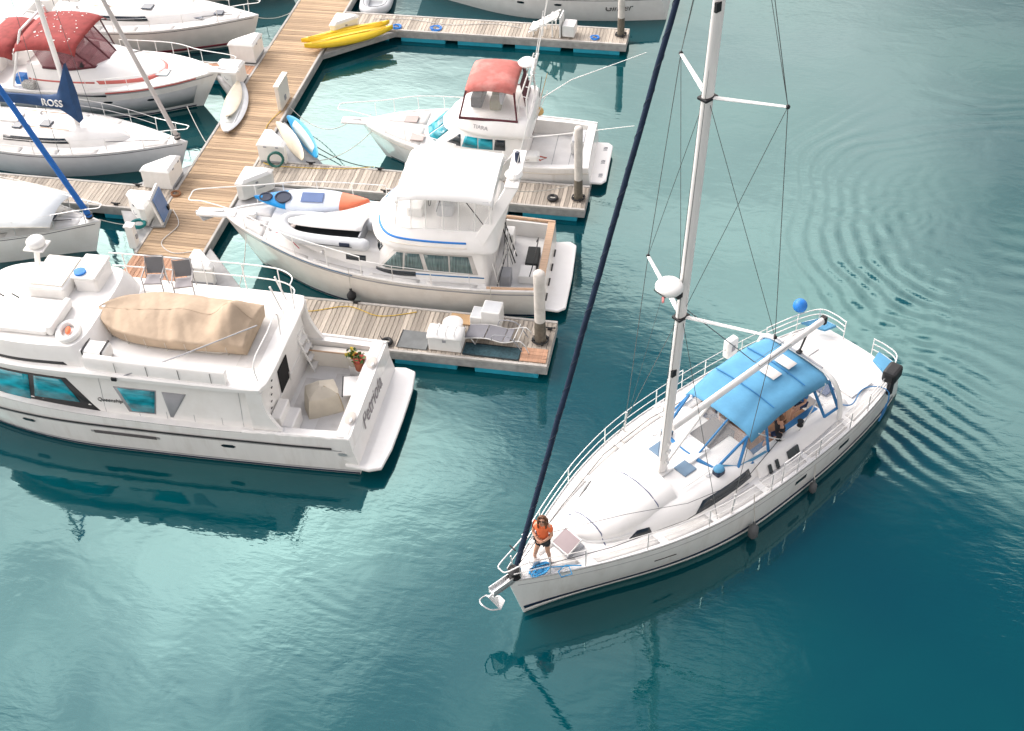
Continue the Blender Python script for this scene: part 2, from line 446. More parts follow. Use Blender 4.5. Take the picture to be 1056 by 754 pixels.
class House:
    """lofted superstructure: half outline (aft centre -> port -> fwd centre), levels (z, x_aft, x_fwd, width_factor)"""
    def __init__(s, ctrl, levels, k=5, smooth=True):
        s.c = curve([(x, y, 0) for x, y in ctrl], k) if smooth else [Vector((x, y, 0)) for x, y in ctrl]
        s.a = min(p.x for p in s.c); s.f = max(p.x for p in s.c); s.lv = levels
        d = [0]
        for i in range(1, len(s.c)): d.append(d[-1] + (s.c[i] - s.c[i - 1]).length)
        s.d = [q / d[-1] for q in d]
    def lev(s, z):
        L = s.lv
        if z <= L[0][0]: return L[0][1:]
        for i in range(len(L) - 1):
            if z <= L[i + 1][0]:
                t = (z - L[i][0]) / max(L[i + 1][0] - L[i][0], 1e-6)
                return tuple(lerp(L[i][k], L[i + 1][k], t) for k in (1, 2, 3))
        return L[-1][1:]
    def base(s, q):
        for i in range(len(s.d) - 1):
            if q <= s.d[i + 1]:
                return s.c[i].lerp(s.c[i + 1], (q - s.d[i]) / max(s.d[i + 1] - s.d[i], 1e-9))
        return s.c[-1]
    def m(s, p, z, lv=None):
        xa, xf, w = lv or s.lev(z)
        return Vector((lerp(xa, xf, (p.x - s.a) / (s.f - s.a)), p.y * w, z))
    def qx(s, x, z):
        """arc parameter where the side reaches x at height z"""
        lo, hi = 0.0, 1.0
        for _ in range(40):
            q = (lo + hi) / 2
            if s.m(s.base(q), z).x < x: lo = q
            else: hi = q
        return lo
    def pt(s, q, z, side=1, off=0.0):
        e = 1e-3
        p = s.m(s.base(q), z); a = s.m(s.base(max(q - e, 0)), z); b = s.m(s.base(min(q + e, 1)), z)
        t = b - a; n = Vector((t.y, -t.x, 0)); n = -n if n.dot(Vector((0, 1, 0))) < 0 and q < .97 else n
        n = Vector((t.y, -t.x, 0)) * -1
        if n.length > 1e-9: n.normalize()
        p = p + n * off
        return Vector((p.x, side * p.y, p.z))
    def build(s, name, m, parent, cap=True, camber=0.0, smooth=35, label=None):
        rings = []
        for L in s.lv:
            P = [s.m(p, L[0], L[1:]) for p in s.c]
            rings.append(P + [Vector((p.x, -p.y, p.z)) for p in reversed(P[1:-1])])
        mb = MB(); mb.loft(rings, False, cap)
        return mb.build(name, m, parent, smooth=smooth, label=label)
    def window(s, name, m, parent, x0, x1, z0, z1, side=1, off=0.012, n=6, sl0=0.0, sl1=0.0, th=0.01, z0b=None, z1b=None):
        """pane on the side between x0..x1 (at z0), slanted by sl0/sl1 at z1"""
        rows = []
        for j in range(3):
            v = j / 2; row = []
            for i in range(n + 1):
                u = i / n; zz0 = lerp(z0, z0 if z0b is None else z0b, u); zz1 = lerp(z1, z1 if z1b is None else z1b, u)
                z = lerp(zz0, zz1, v)
                x = lerp(lerp(x0, x0 + sl0, v), lerp(x1, x1 + sl1, v), u)
                row.append(s.pt(s.qx(x, z), z, side, off))
            rows.append(row)
        return MB().grid(rows).build(name, m, parent, smooth=30, solid=th)
    def band(s, name, m, parent, q0, q1, z0, z1, off=0.012, n=24, th=0.01, both=True):
        """strip following the outline between arc parameters (mirrored if both)"""
        for sd in ((1, -1) if both else (1,)):
            o = MB().grid([[s.pt(lerp(q0, q1, i / n), lerp(z0, z1, j / 2), sd, off) for i in range(n + 1)] for j in range(3)]).build(name, m, parent, smooth=30, solid=th)
        return o

def canvas_top(name, m, parent, rows_x, width, zf, crown=0.12, th=0.02, n=10, droop=0.12, y0=0.0):
    """bent fabric top: rows_x list of x, zf list of z per row"""
    rows = []
    for x, z in zip(rows_x, zf):
        r = []
        for j in range(n + 1):
            t = -1 + 2 * j / n
            r.append(Vector((x, y0 + t * width / 2, z + crown * (1 - t * t) - droop * max(0, abs(t) - .85) / .15)))
        rows.append(r)
    return MB().grid(rows).build(name, m, parent, smooth=50, solid=th)

def stanchions(parent, H, xs, h=0.6, side=1, inset=0.06, r=0.014, m=None):
    out = []
    for x in xs:
        p = H.pt(x, 0, side, -inset)
        tube('stanchion', [p, p + Vector((0, 0, h))], r, m or STEEL, parent, 5)
        out.append(p)
    return out
def lifelines(parent, H, xa, xb, hs=(0.32, 0.6), side=1, inset=0.06, r=0.008, n=20, m=None):
    for h in hs:
        tube('lifeline', [H.pt(lerp(xa, xb, i / n), 0, side, -inset) + Vector((0, 0, h)) for i in range(n + 1)], r, m or STEEL, parent, 5)
def loop(name, c, rx, ry, m, parent, r=0.015, n=20, a0=0, a1=2 * PI):
    closed = abs(a1 - a0 - 2 * PI) < 1e-6
    P = [Vector(c) + Vector((rx * math.cos(lerp(a0, a1, i / n)), ry * math.sin(lerp(a0, a1, i / n)), 0)) for i in range(n if closed else n + 1)]
    return tube(name, P, r, m, parent, 6, closed)

def deck_patch(H, parent, xa, xb, f0, f1, side=1, camber=0.06, dz=0.004, n=10, m=None):
    """raised non-skid panel on the deck between fractions f0..f1 of the half beam"""
    rows = []
    for i in range(n + 1):
        x = lerp(xa, xb, i / n); B = H.b(x) - .01; Z = H.z(x)
        rows.append([Vector((x, side * B * lerp(f0, f1, j / 3), Z + camber * (1 - lerp(f0, f1, j / 3) ** 2) + dz)) for j in range(4)])
    return MB().grid(rows).build('non_skid_panel', m or NONSKID, parent, smooth=40, solid=.003)
NONSKID = mat('non_skid_grey', (0.67, 0.655, 0.63), 0.8, var=0.07, scale=3, bump=0.3, bscale=200, dirt=(.42, .39, .35), dirt_amt=.4)
# ------------------------------------------------------------------ water
import numpy as np
def water():
    def axis(lo, hi, step, far):
        a = list(np.arange(lo, hi + 1e-6, step)); d = step; b = []; x = hi
        while x < far: d *= 1.45; x += d; b.append(x)
        d = step; c = []; x = lo
        while x > -far: d *= 1.45; x -= d; c.append(x)
        return np.array(c[::-1] + a + b)
    xs = axis(-22, 16, 0.105, 3000); ys = axis(11, 56, 0.105, 3000)
    X, Y = np.meshgrid(xs, ys)
    rng = np.random.RandomState(3)
    def fbm(x, y, s, seed):
        r = np.random.RandomState(seed); o = np.zeros_like(x)
        for k in range(10):
            a = r.rand() * 2 * PI; f = s * (0.6 + r.rand() * 1.2); o += np.sin((x * math.cos(a) + y * math.sin(a)) * f + r.rand() * 6.28)
        return o / 3.2
    wob = fbm(X, Y, 0.8, 1) * 0.35; wob2 = fbm(X, Y, 2.2, 2) * 0.12
    Z = fbm(X, Y, 2.0, 5) * 0.0016
    # turning wake: nested arcs round the pivot of the turn, strongest on the outside of the curve
    ex, ey = (X - 8.6) / 6.7, (Y - 36.6) / 8.3
    rr = np.sqrt(ex * ex + ey * ey); th = np.arctan2(ey, ex)
    d = (1 - rr) * 7.0 + wob * 1.1 + wob2 * 0.5
    ang = np.exp(-((np.abs(th) - 2.6) / 0.85) ** 2) + 0.6 * np.exp(-((th - 1.5) / 0.55) ** 2) + 0.5 * np.exp(-((th + 2.2) / 0.4) ** 2)
    env = np.where(d > 0, np.exp(-((d - 1.3) / 2.1) ** 2), np.exp(-(d / 0.9) ** 2) * np.exp(-((0 - 1.3) / 2.1) ** 2)) * ang
    Z += 0.0072 * env * np.clip(0.7 + 0.5 * fbm(X, Y, 0.7, 21), 0.15, 1.3) * np.sin(d * 2 * PI / 0.54 + 0.9 * wob)
    # churned water inside the turn and right behind the stern
    churn = np.exp(-(((X - 4.9) / 2.1) ** 2 + ((Y - 34.5) / 4.6) ** 2)) + 0.9 * np.exp(-(((X - 4.6) / 1.3) ** 2 + ((Y - 30.6) / 1.9) ** 2))
    for cx, cy, w, a in ((4.6, 33.2, .42, 1), (5.9, 36.6, .5, .8), (4.2, 36.0, .38, .8), (5.6, 31.5, .36, .9), (6.6, 33.4, .55, .6), (7.4, 37.5, .6, .6), (3.7, 38.2, .5, .6)):
        q = np.sqrt((X - cx) ** 2 + ((Y - cy) * .8) ** 2) + wob * 1.3 + wob2 * 3.0
        Z += 0.0030 * a * np.exp(-(q / 1.7) ** 2) * np.sin(q * 2 * PI / w)
    Z += 0.0030 * churn * fbm(X + wob, Y + wob2, 7.0, 9) + 0.0012 * churn * fbm(X, Y, 13.0, 11)
    # long swells on the right running out of the turn
    q = (Y - 34.6) + 0.16 * (X - 8) + 0.5 * wob
    Z += 0.0035 * np.clip(0.5 + 0.7 * fbm(X, Y, 1.0, 23), 0, 1.4) * np.exp(-((X - 9.8) / 2.6) ** 2) * np.exp(-((Y - 35.6) / 2.7) ** 2) * np.sin(q * 2 * PI / 0.85)
    # bow/quarter waves streaming off the port side
    q = (X - 5.0) * 0.62 + (Y - 27.0) * 0.78 + 0.25 * wob + wob2 * .6
    s_ = (X - 5.0) * 0.78 - (Y - 27.0) * 0.62
    Z += 0.0075 * np.exp(-((s_ - 1.2) / 2.4) ** 2) * np.exp(-((q + .2) / 1.5) ** 2) * np.clip(0.7 + 0.5 * fbm(X, Y, 0.9, 27), 0.1, 1.3) * np.sin(q * 2 * PI / 0.5)
    # ruffled patch bottom left
    q = 0.42 * (X + 9) + 0.9 * (Y - 18) + 0.35 * wob + wob2
    Z += 0.0028 * np.exp(-(((X + 10.0) / 4.6) ** 2 + ((Y - 17.6) / 3.0) ** 2)) * np.clip(0.6 + 0.6 * fbm(X, Y, 1.5, 25), 0.1, 1.3) * np.sin(q * 2 * PI / 0.27)
    fade = np.clip((60 - np.maximum(np.abs(X), np.abs(Y - 33))) / 30, 0, 1)
    Z *= fade
    nx, ny = len(xs), len(ys)
    co = np.stack([X, Y, Z], -1).reshape(-1, 3).astype(np.float32)
    me = bpy.data.meshes.new('water')
    idx = np.arange(nx * ny).reshape(ny, nx)
    quads = np.stack([idx[:-1, :-1], idx[:-1, 1:], idx[1:, 1:], idx[1:, :-1]], -1).reshape(-1, 4)
    me.vertices.add(len(co)); me.vertices.foreach_set('co', co.ravel())
    me.loops.add(quads.size); me.loops.foreach_set('vertex_index', quads.ravel().astype(np.int32))
    me.polygons.add(len(quads)); me.polygons.foreach_set('loop_start', np.arange(0, quads.size, 4, dtype=np.int32))
    me.polygons.foreach_set('loop_total', np.full(len(quads), 4, dtype=np.int32))
    me.update(calc_edges=True); me.validate()
    me.polygons.foreach_set('use_smooth', [True] * len(quads))
    m = bpy.data.materials.new('harbour_water'); m.use_nodes = True
    n, l = m.node_tree.nodes, m.node_tree.links
    b = n['Principled BSDF']
    b.inputs['Roughness'].default_value = 0.03
    b.inputs['IOR'].default_value = WATER_IOR
    b.inputs['Specular Tint'].default_value = (0.58, 1.0, 0.96, 1)
    t = n.new('ShaderNodeTexCoord')
    # slow drift of tone in the water itself
    nz = n.new('ShaderNodeTexNoise'); nz.inputs['Scale'].default_value = 0.09; nz.inputs['Detail'].default_value = 4
    l.new(t.outputs['Object'], nz.inputs['Vector'])
    rp = n.new('ShaderNodeValToRGB')
    rp.color_ramp.elements[0].position = 0.35; rp.color_ramp.elements[0].color = (*WATER_A, 1)
    rp.color_ramp.elements[1].position = 0.68; rp.color_ramp.elements[1].color = (*WATER_B, 1)
    l.new(nz.outputs['Fac'], rp.inputs[0]); l.new(rp.outputs[0], b.inputs['Base Color'])
    # fine ripples: patchy
    def noise_(scale, detail, sx=1, sy=1, rot=0.0, dist=0.0):
        mp = n.new('ShaderNodeMapping'); mp.inputs['Scale'].default_value = (sx, sy, 1); mp.inputs['Rotation'].default_value = (0, 0, rot)
        l.new(t.outputs['Object'], mp.inputs[0])
        q = n.new('ShaderNodeTexNoise'); q.inputs['Scale'].default_value = scale; q.inputs['Detail'].default_value = detail; q.inputs['Distortion'].default_value = dist
        l.new(mp.outputs[0], q.inputs['Vector']); return q.outputs['Fac']
    patch = noise_(0.16, 3, dist=.6)
    pr = n.new('ShaderNodeMapRange'); pr.inputs['From Min'].default_value = .42; pr.inputs['From Max'].default_value = .66; pr.inputs['To Min'].default_value = .25; pr.inputs['To Max'].default_value = 1.0
    l.new(patch, pr.inputs['Value'])
    rip = noise_(5.5, 2, .55, 1.5, 0.35, .4)
    mu = n.new('ShaderNodeMath'); mu.operation = 'MULTIPLY'; l.new(rip, mu.inputs[0]); l.new(pr.outputs[0], mu.inputs[1])
    b1 = n.new('ShaderNodeBump'); b1.inputs['Strength'].default_value = 1.0; b1.inputs['Distance'].default_value = 0.0030
    l.new(mu.outputs[0], b1.inputs['Height'])
    b2 = n.new('ShaderNodeBump'); b2.inputs['Strength'].default_value = 1.0; b2.inputs['Distance'].default_value = 0.0065
    l.new(noise_(1.1, 2, .8, 1.2, 0.3, .5), b2.inputs['Height']); l.new(b1.outputs[0], b2.inputs['Normal'])
    l.new(b2.outputs[0], b.inputs['Normal'])
    me.materials.append(m)
    o = bpy.data.objects.new('water', me); C.objects.link(o); structure(o)
    return o
WATER_IOR = 1.75
WATER_A = (0.0, 0.037, 0.053)
WATER_B = (0.0, 0.054, 0.060)
water()
# sea bed far below keeps the sheet from being a bare film
bed = MB(); bed.grid([[(-3000, -3000, -9), (3000, -3000, -9)], [(-3000, 3000, -9), (3000, 3000, -9)]])
structure(bed.build('seabed', mat('seabed_silt', (0.08, 0.09, 0.07), 0.9)))

# ------------------------------------------------------------------ docks
ZD = 0.5
def dock(name, label, x0, x1, y0, y1, along, pm, pitch=0.146, floats='cyan', kerb=True, group='floating docks of the marina', skip=None):
    t = thing(name, label, 'dock', ((x0 + x1) / 2, (y0 + y1) / 2, 0), 0, group)
    L, W_ = x1 - x0, y1 - y0
    box('frame', (0, 0, .31), (L, W_, .27), CONC, t, bevel=0.012)
    ln = L if along == 'x' else W_
    wd = (W_ if along == 'x' else L) - .2
    n = int(ln / pitch)
    meshes = []
    for k in range(3):
        mb = MB(); s = (pitch - .012 - .003 * k, wd, .045) if along == 'x' else (wd, pitch - .012 - .003 * k, .045)
        mb.box((0, 0, 0), s)
        o = mb.build('plank', pm, t); meshes.append(o.data); bpy.data.objects.remove(o)
    for i in range(n):
        c = -ln / 2 + (i + .5) * ln / n
        o = bpy.data.objects.new('plank', random.choice(meshes)); C.objects.link(o); o.parent = t
        o.location = (c if along == 'x' else random.uniform(-.01, .01), c if along == 'y' else random.uniform(-.01, .01), .468 + random.uniform(-.004, .004))
        o.rotation_euler = (random.uniform(-.004, .004), random.uniform(-.004, .004), random.uniform(-.003, .003))
    if kerb:
        for s in (-1, 1):
            if along == 'x': box('edge_board', (0, s * (W_ / 2 - .045), .475), (L, .09, .07), KERB, t, bevel=.008)
            else: box('edge_board', (s * (L / 2 - .045), 0, .475), (.09, W_, .07), KERB, t, bevel=.008)
    if floats:
        k = max(2, int(ln / 2.4)); fm = CYANFL if floats == 'cyan' else DARKFL
        for i in range(k):
            c = -ln / 2 + (i + .5) * ln / k
            if along == 'x': box('float', (c, 0, -.02), (ln / k * .78, W_ - .04, .38), fm, t, bevel=.03)
            else: box('float', (0, c, -.02), (L - .04, ln / k * .78, .38), fm, t, bevel=.03)
    return t
KERB = mat('pale_edge_board', (0.46, 0.44, 0.41), 0.85, var=.12, scale=4, dirt=(.2, .18, .16), dirt_amt=.5)
dock('walkway_dock', 'wide tan plank walkway running up the photo with finger docks on both sides', -19.2, -16.86, 30.55, 55.0, 'y', PLANK_W, floats=None)
dock('walkway_end_dock', 'short reddish plank section at the near end of the tan walkway behind two chairs', -19.2, -16.86, 29.2, 30.53, 'x', PLANK_R, kerb=False, floats=None)
dock('finger_dock', 'grey weathered plank dock beside the big yacht, littered with mats, box and steps', -19.6, -4.82, 27.1, 29.18, 'x', PLANK_G)
dock('finger_dock', 'plank finger dock between the white-topped trawler and the red-topped cruiser', -16.84, -4.84, 34.98, 36.42, 'x', PLANK_G)
dock('finger_dock', 'narrow plank finger dock at top centre, below the moored grey-white sailboat', -16.84, -4.79, 46.38, 47.7, 'x', PLANK_G)
dock('finger_dock', 'plank finger dock at left between the white sloop and the covered boat', -29.0, -19.22, 32.88, 34.3, 'x', PLANK_G)
dock('finger_dock', 'mostly hidden plank finger dock between the red-canvas cruiser and the sloop above it', -29.0, -19.22, 42.05, 42.9, 'x', PLANK_R)

def gusset(a, b, c, label):
    t = thing('dock_gusset', label, 'dock', (a[0], a[1], 0), 0, 'triangular corner pieces of the docks')
    P = [(p[0] - a[0], p[1] - a[1]) for p in (a, b, c)]
    MB().prism(P, .22, .40).build('frame', CONC, t, bevel=.01)
    cx = sum(p[0] for p in P) / 3; cy = sum(p[1] for p in P) / 3
    Q = [(cx + (p[0] - cx) * .93, cy + (p[1] - cy) * .93) for p in P]
    MB().prism(Q, .402, .44).build('top_panel', DECK_GR, t, bevel=.006)
    return t
DECK_GR = mat('grey_gusset_panel', (0.36, 0.36, 0.36), 0.8, var=.12, bump=.3, bscale=30)
gusset((-16.85, 36.43), (-14.4, 36.43), (-16.85, 39.2), 'triangular dock corner under the leaning surfboards')
gusset((-16.85, 46.37), (-16.85, 44.1), (-14.3, 46.37), 'triangular dock corner under the yellow kayaks')
gusset((-16.85, 34.97), (-16.85, 33.0), (-14.9, 34.97), 'triangular dock corner behind the blue and orange kayak')
gusset((-19.21, 34.31), (-19.21, 35.9), (-20.9, 34.31), 'triangular dock corner below the bow of the white sloop')
gusset((-19.21, 32.87), (-20.7, 32.87), (-19.21, 30.6), 'grey triangular dock corner beside the pale blue-panel stand')
gusset((-19.21, 42.04), (-20.6, 42.04), (-19.21, 40.2), 'triangular dock corner under the bow of the red-canvas cruiser')
gusset((-19.21, 42.91), (-19.21, 44.6), (-21.0, 42.91), 'triangular dock corner below the bow of the upper left sloop')
gusset((-16.85, 29.2), (-14.9, 29.2), (-16.85, 31.3), 'triangular dock corner under the trawler bow')

# pilings
def piling(x, y, h, r, label):
    t = thing('dock_piling', label, 'piling', (x, y, 0), 0, 'concrete pilings at the finger dock ends')
    MB().lathe([(r * 1.04, -2.5), (r * 1.03, .3), (r, 1.2), (r * .99, h)], n=20).build('shaft', PILE, t, smooth=40)
    MB().lathe([(r * 1.05, .2), (r * 1.05, 1.05), (r * 1.005, 1.3)], n=20).build('stain_band', PILEB, t, smooth=40)
    MB().lathe([(r * 1.04, h - .25), (r * 1.05, h + .08), (r * .8, h + .13), (.01, h + .16)], n=20).build('cap', PILE, t, smooth=40)
    loop('pile_ring', (0, 0, .56), r + .07, r + .07, BLACK, t, .028)
    for a in range(4):
        ang = a * PI / 2 + .4
        MB().lathe([(.035, -.05), (.05, 0), (.035, .05)], (math.cos(ang) * (r + .06), math.sin(ang) * (r + .06), .56), 8).build('roller', BLACK, t)
    return t
piling(-5.2, 28.22, 3.0, .165, 'concrete piling at the end of the dock beside the big yacht')
piling(-5.14, 35.62, 3.2, .14, 'concrete piling at the dock end in front of the red-topped cruiser stern')
piling(-5.09, 47.12, 3.0, .14, 'concrete piling at the end of the top centre finger dock')
# newer planks and plate at the end of the near dock
def loose_planks(x, y, n, label, rz=0.0):
    t = thing('plank_patch', label, 'planks', (x, y, .497), rz)
    for i in range(n):
        box('plank', (random.uniform(-.01, .01), (i - n / 2) * .15, .012), (.78, .14, .022), PLANK_R, t)
loose_planks(-5.28, 27.62, 4, 'short reddish replacement planks beside the piling on the near dock end')

# ------------------------------------------------------------------ dock furniture
def corner_box(x, y, rz, label, s=0.95, h=0.62, extra=None):
    t = thing('dock_box', label, 'dock box', (x, y, ZD), rz, 'white corner dock boxes along the walkway')
    P = [(0, 0), (s, 0), (s, s * .22), (s * .22, s), (0, s)]
    MB().prism(P, 0.002, h).build('body', WHITEPL, t, bevel=.02)
    Q = [(-.03, -.03), (s + .03, -.03), (s + .03, s * .24), (s * .24, s + .03), (-.03, s + .03)]
    mb = MB(); n = 5
    lo = [(p[0], p[1], h + .004) for p in Q]; hi = [(p[0], p[1], h + .05) for p in Q]; ap = [(p[0] * .78 + .08, p[1] * .78 + .08, h + .15) for p in Q]
    mb.loft([lo, hi, ap]).build('lid', WHITEPL, t, bevel=.015)
    mx, my = s * .62, s * .62
    box('latch', (mx, my, h - .1), (.09, .03, .07), GREYPL, t, rz=R(-45))
    for q in (.3, .75): box('hinge', (s * q, -.035, h + .01), (.1, .03, .05), GREYPL, t)
    tube('side_handle', [(s * .45, s * .81, h * .5), (s * .50, s * .84, h * .5), (s * .62, s * .70, h * .5), (s * .66, s * .62, h * .5)], .014, GREYPL, t)
    box('kick_strip', (s * .5, -.012, .05), (s * .9, .02, .08), GREYPL, t)
    return t
corner_box(-16.78, 36.25, R(0), 'white corner dock box with a green hose coil on its front', 1.0, .68)
corner_box(-16.75, 34.9, R(-90), 'white corner dock box beside the tip of the blue and orange kayak', 1.0, .62)
corner_box(-19.28, 34.15, R(90), 'white corner dock box in front of the white sloop bow', 1.05, .66)
corner_box(-19.28, 32.95, R(180), 'white corner dock box right beside the leaning blue-panel stand', .95, .66)
corner_box(-19.25, 41.95, R(180), 'white corner dock box touching the bow tip of the red-canvas cruiser', 1.0, .62)
corner_box(-19.25, 43.0, R(90), 'white corner dock box in front of the upper left sloop bow', 1.05, .7)
corner_box(-16.8, 46.3, R(-90), 'white rounded dock box just above the yellow kayaks', .95, .55)
corner_box(-16.82, 29.3, R(0), 'white corner dock box behind the two grey chairs', .9, .6)

def coil(name, label, cat, c, r, m, turns=4, th=.022, tilt=None, jit=.03):
    P = []
    for i in range(turns * 16 + 1):
        a = i / 16 * 2 * PI; k = r * (1 + jit * math.sin(a * 1.7) + .05 * math.sin(a * .37 + 1))
        P.append(Vector((k * math.cos(a), k * math.sin(a) * (.9 + .05 * math.sin(a * .61)), .02 * math.sin(a * .9) + th * 1.2 + .006 * (i / 16))))
    if tilt is not None:
        mt = tilt
        P = [mt @ p for p in P]
    o = MB().tube(P, th, 6).build(name, m, None, smooth=60); o.location = c
    tag(o, label, cat); return o
coil('hose_coil', 'dark green hose coiled on the front of a corner dock box', 'hose', (-16.02, 35.98, .86), .27, GREENH, 4, .035, Matrix.Rotation(R(62), 3, 'X') @ Matrix.Rotation(R(0), 3, 'Z'))
coil('hose_coil', 'teal hose coiled beside the blue-panel stand', 'hose', (-19.55, 31.85, .62), .22, mat('teal_hose', (0.0, .16, .16), .5), 3, .05)
coil('rope_coil', 'small brown rope coil at the foot of the dock box by the white sloop bow', 'rope', (-19.05, 33.9, .5), .15, mat('brown_rope', (.25, .12, .06), .9), 3, .03)
coil('rope_coil', 'bright blue rope flaked on the top centre finger dock beside the yellow kayaks', 'rope', (-12.7, 46.7, .5), .2, BLUE, 3, .02, None, .2)
coil('rope_coil', 'small blue rope pile at the far end of the top centre finger dock', 'rope', (-6.1, 46.75, .5), .15, BLUE, 3, .02, None, .2)
coil('rope_coil', 'small blue rope bundle by the right tips of the yellow kayaks', 'rope', (-14.35, 46.6, .5), .16, BLUE, 3, .03, None, .2)

# stand with a blue panel
t = thing('panel_stand', 'leaning blue panel in a pale frame standing at the walkway edge', 'panel', (-18.95, 32.45, ZD), R(8))
box('board', (0, 0, .62), (.07, .95, 1.1), WHITEPL, t, ry=R(-12), bevel=.01)
MB().slab([Vector((.15, -.40, .16)), Vector((.15, .40, .16)), Vector((-.03, .40, 1.06)), Vector((-.03, -.40, 1.06))], .03).build('blue_panel', SCREEN, t)
box('foot', (-.05, 0, .04), (.5, 1.0, .06), CONC, t, bevel=.01)
box('socket', (.17, .28, .3), (.06, .14, .16), BLACK, t)
t = thing('power_pedestal', 'cream upright panel box on the right edge of the tan walkway', 'pedestal', (-17.15, 40.2, ZD), R(0))
box('body', (0, 0, .5), (.16, 1.05, 1.0), CREAM, t, bevel=.02)
box('cap', (0, 0, 1.03), (.22, 1.12, .06), CREAM, t, bevel=.015)
box('outlet', (.05, .0, .3), (.1, .16, .2), GREYPL, t)
t = thing('bollard_post', 'slim white post standing at the grey dock corner left of the chairs', 'post', (-19.35, 30.95, .42), 0)
box('shaft', (0, 0, .42), (.3, .26, .84), WHITEPL, t, bevel=.03, taper=.92)
box('head', (0, 0, .88), (.34, .3, .08), WHITEPL, t, bevel=.03)
box('socket', (.16, .0, .45), (.04, .1, .16), GREYPL, t)

# boards and kayaks
def board(name, label, cat, loc, rot, L, W_, th, m, deckm=None, group=None, nose=1.6):
    t = thing(name, label, cat, loc, 0, group); t.rotation_euler = rot
    rings = []
    for i in range(25):
        u = i / 24; x = (u - .5) * L; w = W_ / 2 * max(math.sin(PI * (u * .96 + .02)) ** (1 / nose), .03); h = th / 2 * (0.4 + .6 * math.sin(PI * (u * .9 + .05)))
        rock = .10 * (2 * u - 1) ** 4
        rings.append([(x, w * math.cos(a), h * math.sin(a) + rock + th / 2) for a in [2 * PI * j / 12 for j in range(12)]])
    MB().loft(rings).build('hull', m, t, smooth=50)
    if deckm:
        rows = []
        for i in range(4, 21):
            u = i / 24; x = (u - .5) * L; w = .62 * W_ / 2 * math.sin(PI * u) ** (1 / nose); rock = .10 * (2 * u - 1) ** 4
            h = th / 2 * (0.4 + .6 * math.sin(PI * (u * .9 + .05)))
            rows.append([(x, -w, h * .80 + rock + th / 2), (x, 0, h + .006 + rock + th / 2), (x, w, h * .80 + rock + th / 2)])
        MB().grid(rows).build('deck_pad', deckm, t, smooth=50, solid=.012)
    box('fin', (-L * .42, 0, -.03 + .06), (.18, .012, .16), GREYPL, t)
    return t
bo = board('paddle_board', 'long pale grey paddle board lying at the left edge of the walkway, lower of two', 'paddle board', (-18.87, 39.45, .52), (0, 0, R(100)), 3.5, .95, .16, HYPALON, mat('pale_grey_pad', (.5, .52, .5), .7))
bo = board('paddle_board', 'cream board stacked on top of the pale grey paddle board', 'paddle board', (-19.02, 39.75, .70), (R(4), 0, R(100)), 2.5, .62, .11, mat('cream_board', (.66, .6, .48), .45))
bo = board('surfboard', 'bright blue surfboard leaning on edge over the dock corner', 'surfboard', (-15.45, 37.62, .8), (R(58), 0, R(-52)), 3.1, .66, .1, mat('cyan_board', (.02, .28, .55), .4), mat('pale_blue_pad', (.55, .68, .72), .5))
bo = board('surfboard', 'cream surfboard leaning beside the bright blue one', 'surfboard', (-15.85, 37.35, .75), (R(58), 0, R(-52)), 2.8, .6, .1, mat('cream_board', (.66, .6, .48), .45))
def kayak(label, loc, rot, L, W_, m, upside=False, noses=None, hatch=True):
    t = thing('kayak', label, 'kayak', loc, 0); t.rotation_euler = rot
    rings = []; N = 28
    for i in range(N + 1):
        u = i / N; x = (u - .5) * L; w = W_ / 2 * max(math.sin(PI * u) ** .75, .02); h = .32 * (.55 + .45 * math.sin(PI * u)) ; up = .12 * (2 * u - 1) ** 4
        r_ = []
        for j in range(14):
            a = 2 * PI * j / 14; c, s = math.cos(a), math.sin(a)
            r_.append((x, w * abs(c) ** .8 * (1 if c > 0 else -1), h * (.5 * s if s > 0 else .62 * s) + up + .2))
        rings.append(r_)
    if noses:
        segs = [(0, 7, noses[0]), (7, 20, noses[1]), (20, N, noses[2])]
        for a, b, mm in segs: MB().loft(rings[a:b + 1], a == 0, b == N).build('hull_section', mm, t, smooth=50)
    else: MB().loft(rings).build('hull', m, t, smooth=50)
    if not upside and hatch:
        loop('cockpit_rim', (-L * .08, 0, .37), .3, .2, NAVY, t, .03)
        MB().lathe([(.27, .355), (.25, .372)], (-L * .08, 0, 0), 16).build('seat_well', NAVY, t)
    if upside:
        tube('keel_line', [(-L * .42, 0, .39), (-L * .2, 0, .372), (L * .2, 0, .372), (L * .42, 0, .39)], .02, m, t)
    return t
ang = math.atan2(46.2 - 44.25, -14.5 + 17.6)
for dz, off, lab, up in ((0, 0, 'yellow kayak lying across the dock corner, nearer the water', True), (.0, .52, 'yellow kayak lying across the dock corner, beside the walkway', True)):
    kayak(lab, (-15.95 - math.sin(ang) * off, 45.1 + math.cos(ang) * off, .44 + dz + .08), (R(12 if off else 6), 0, ang), 3.75, .62, YELLOW, upside=up)
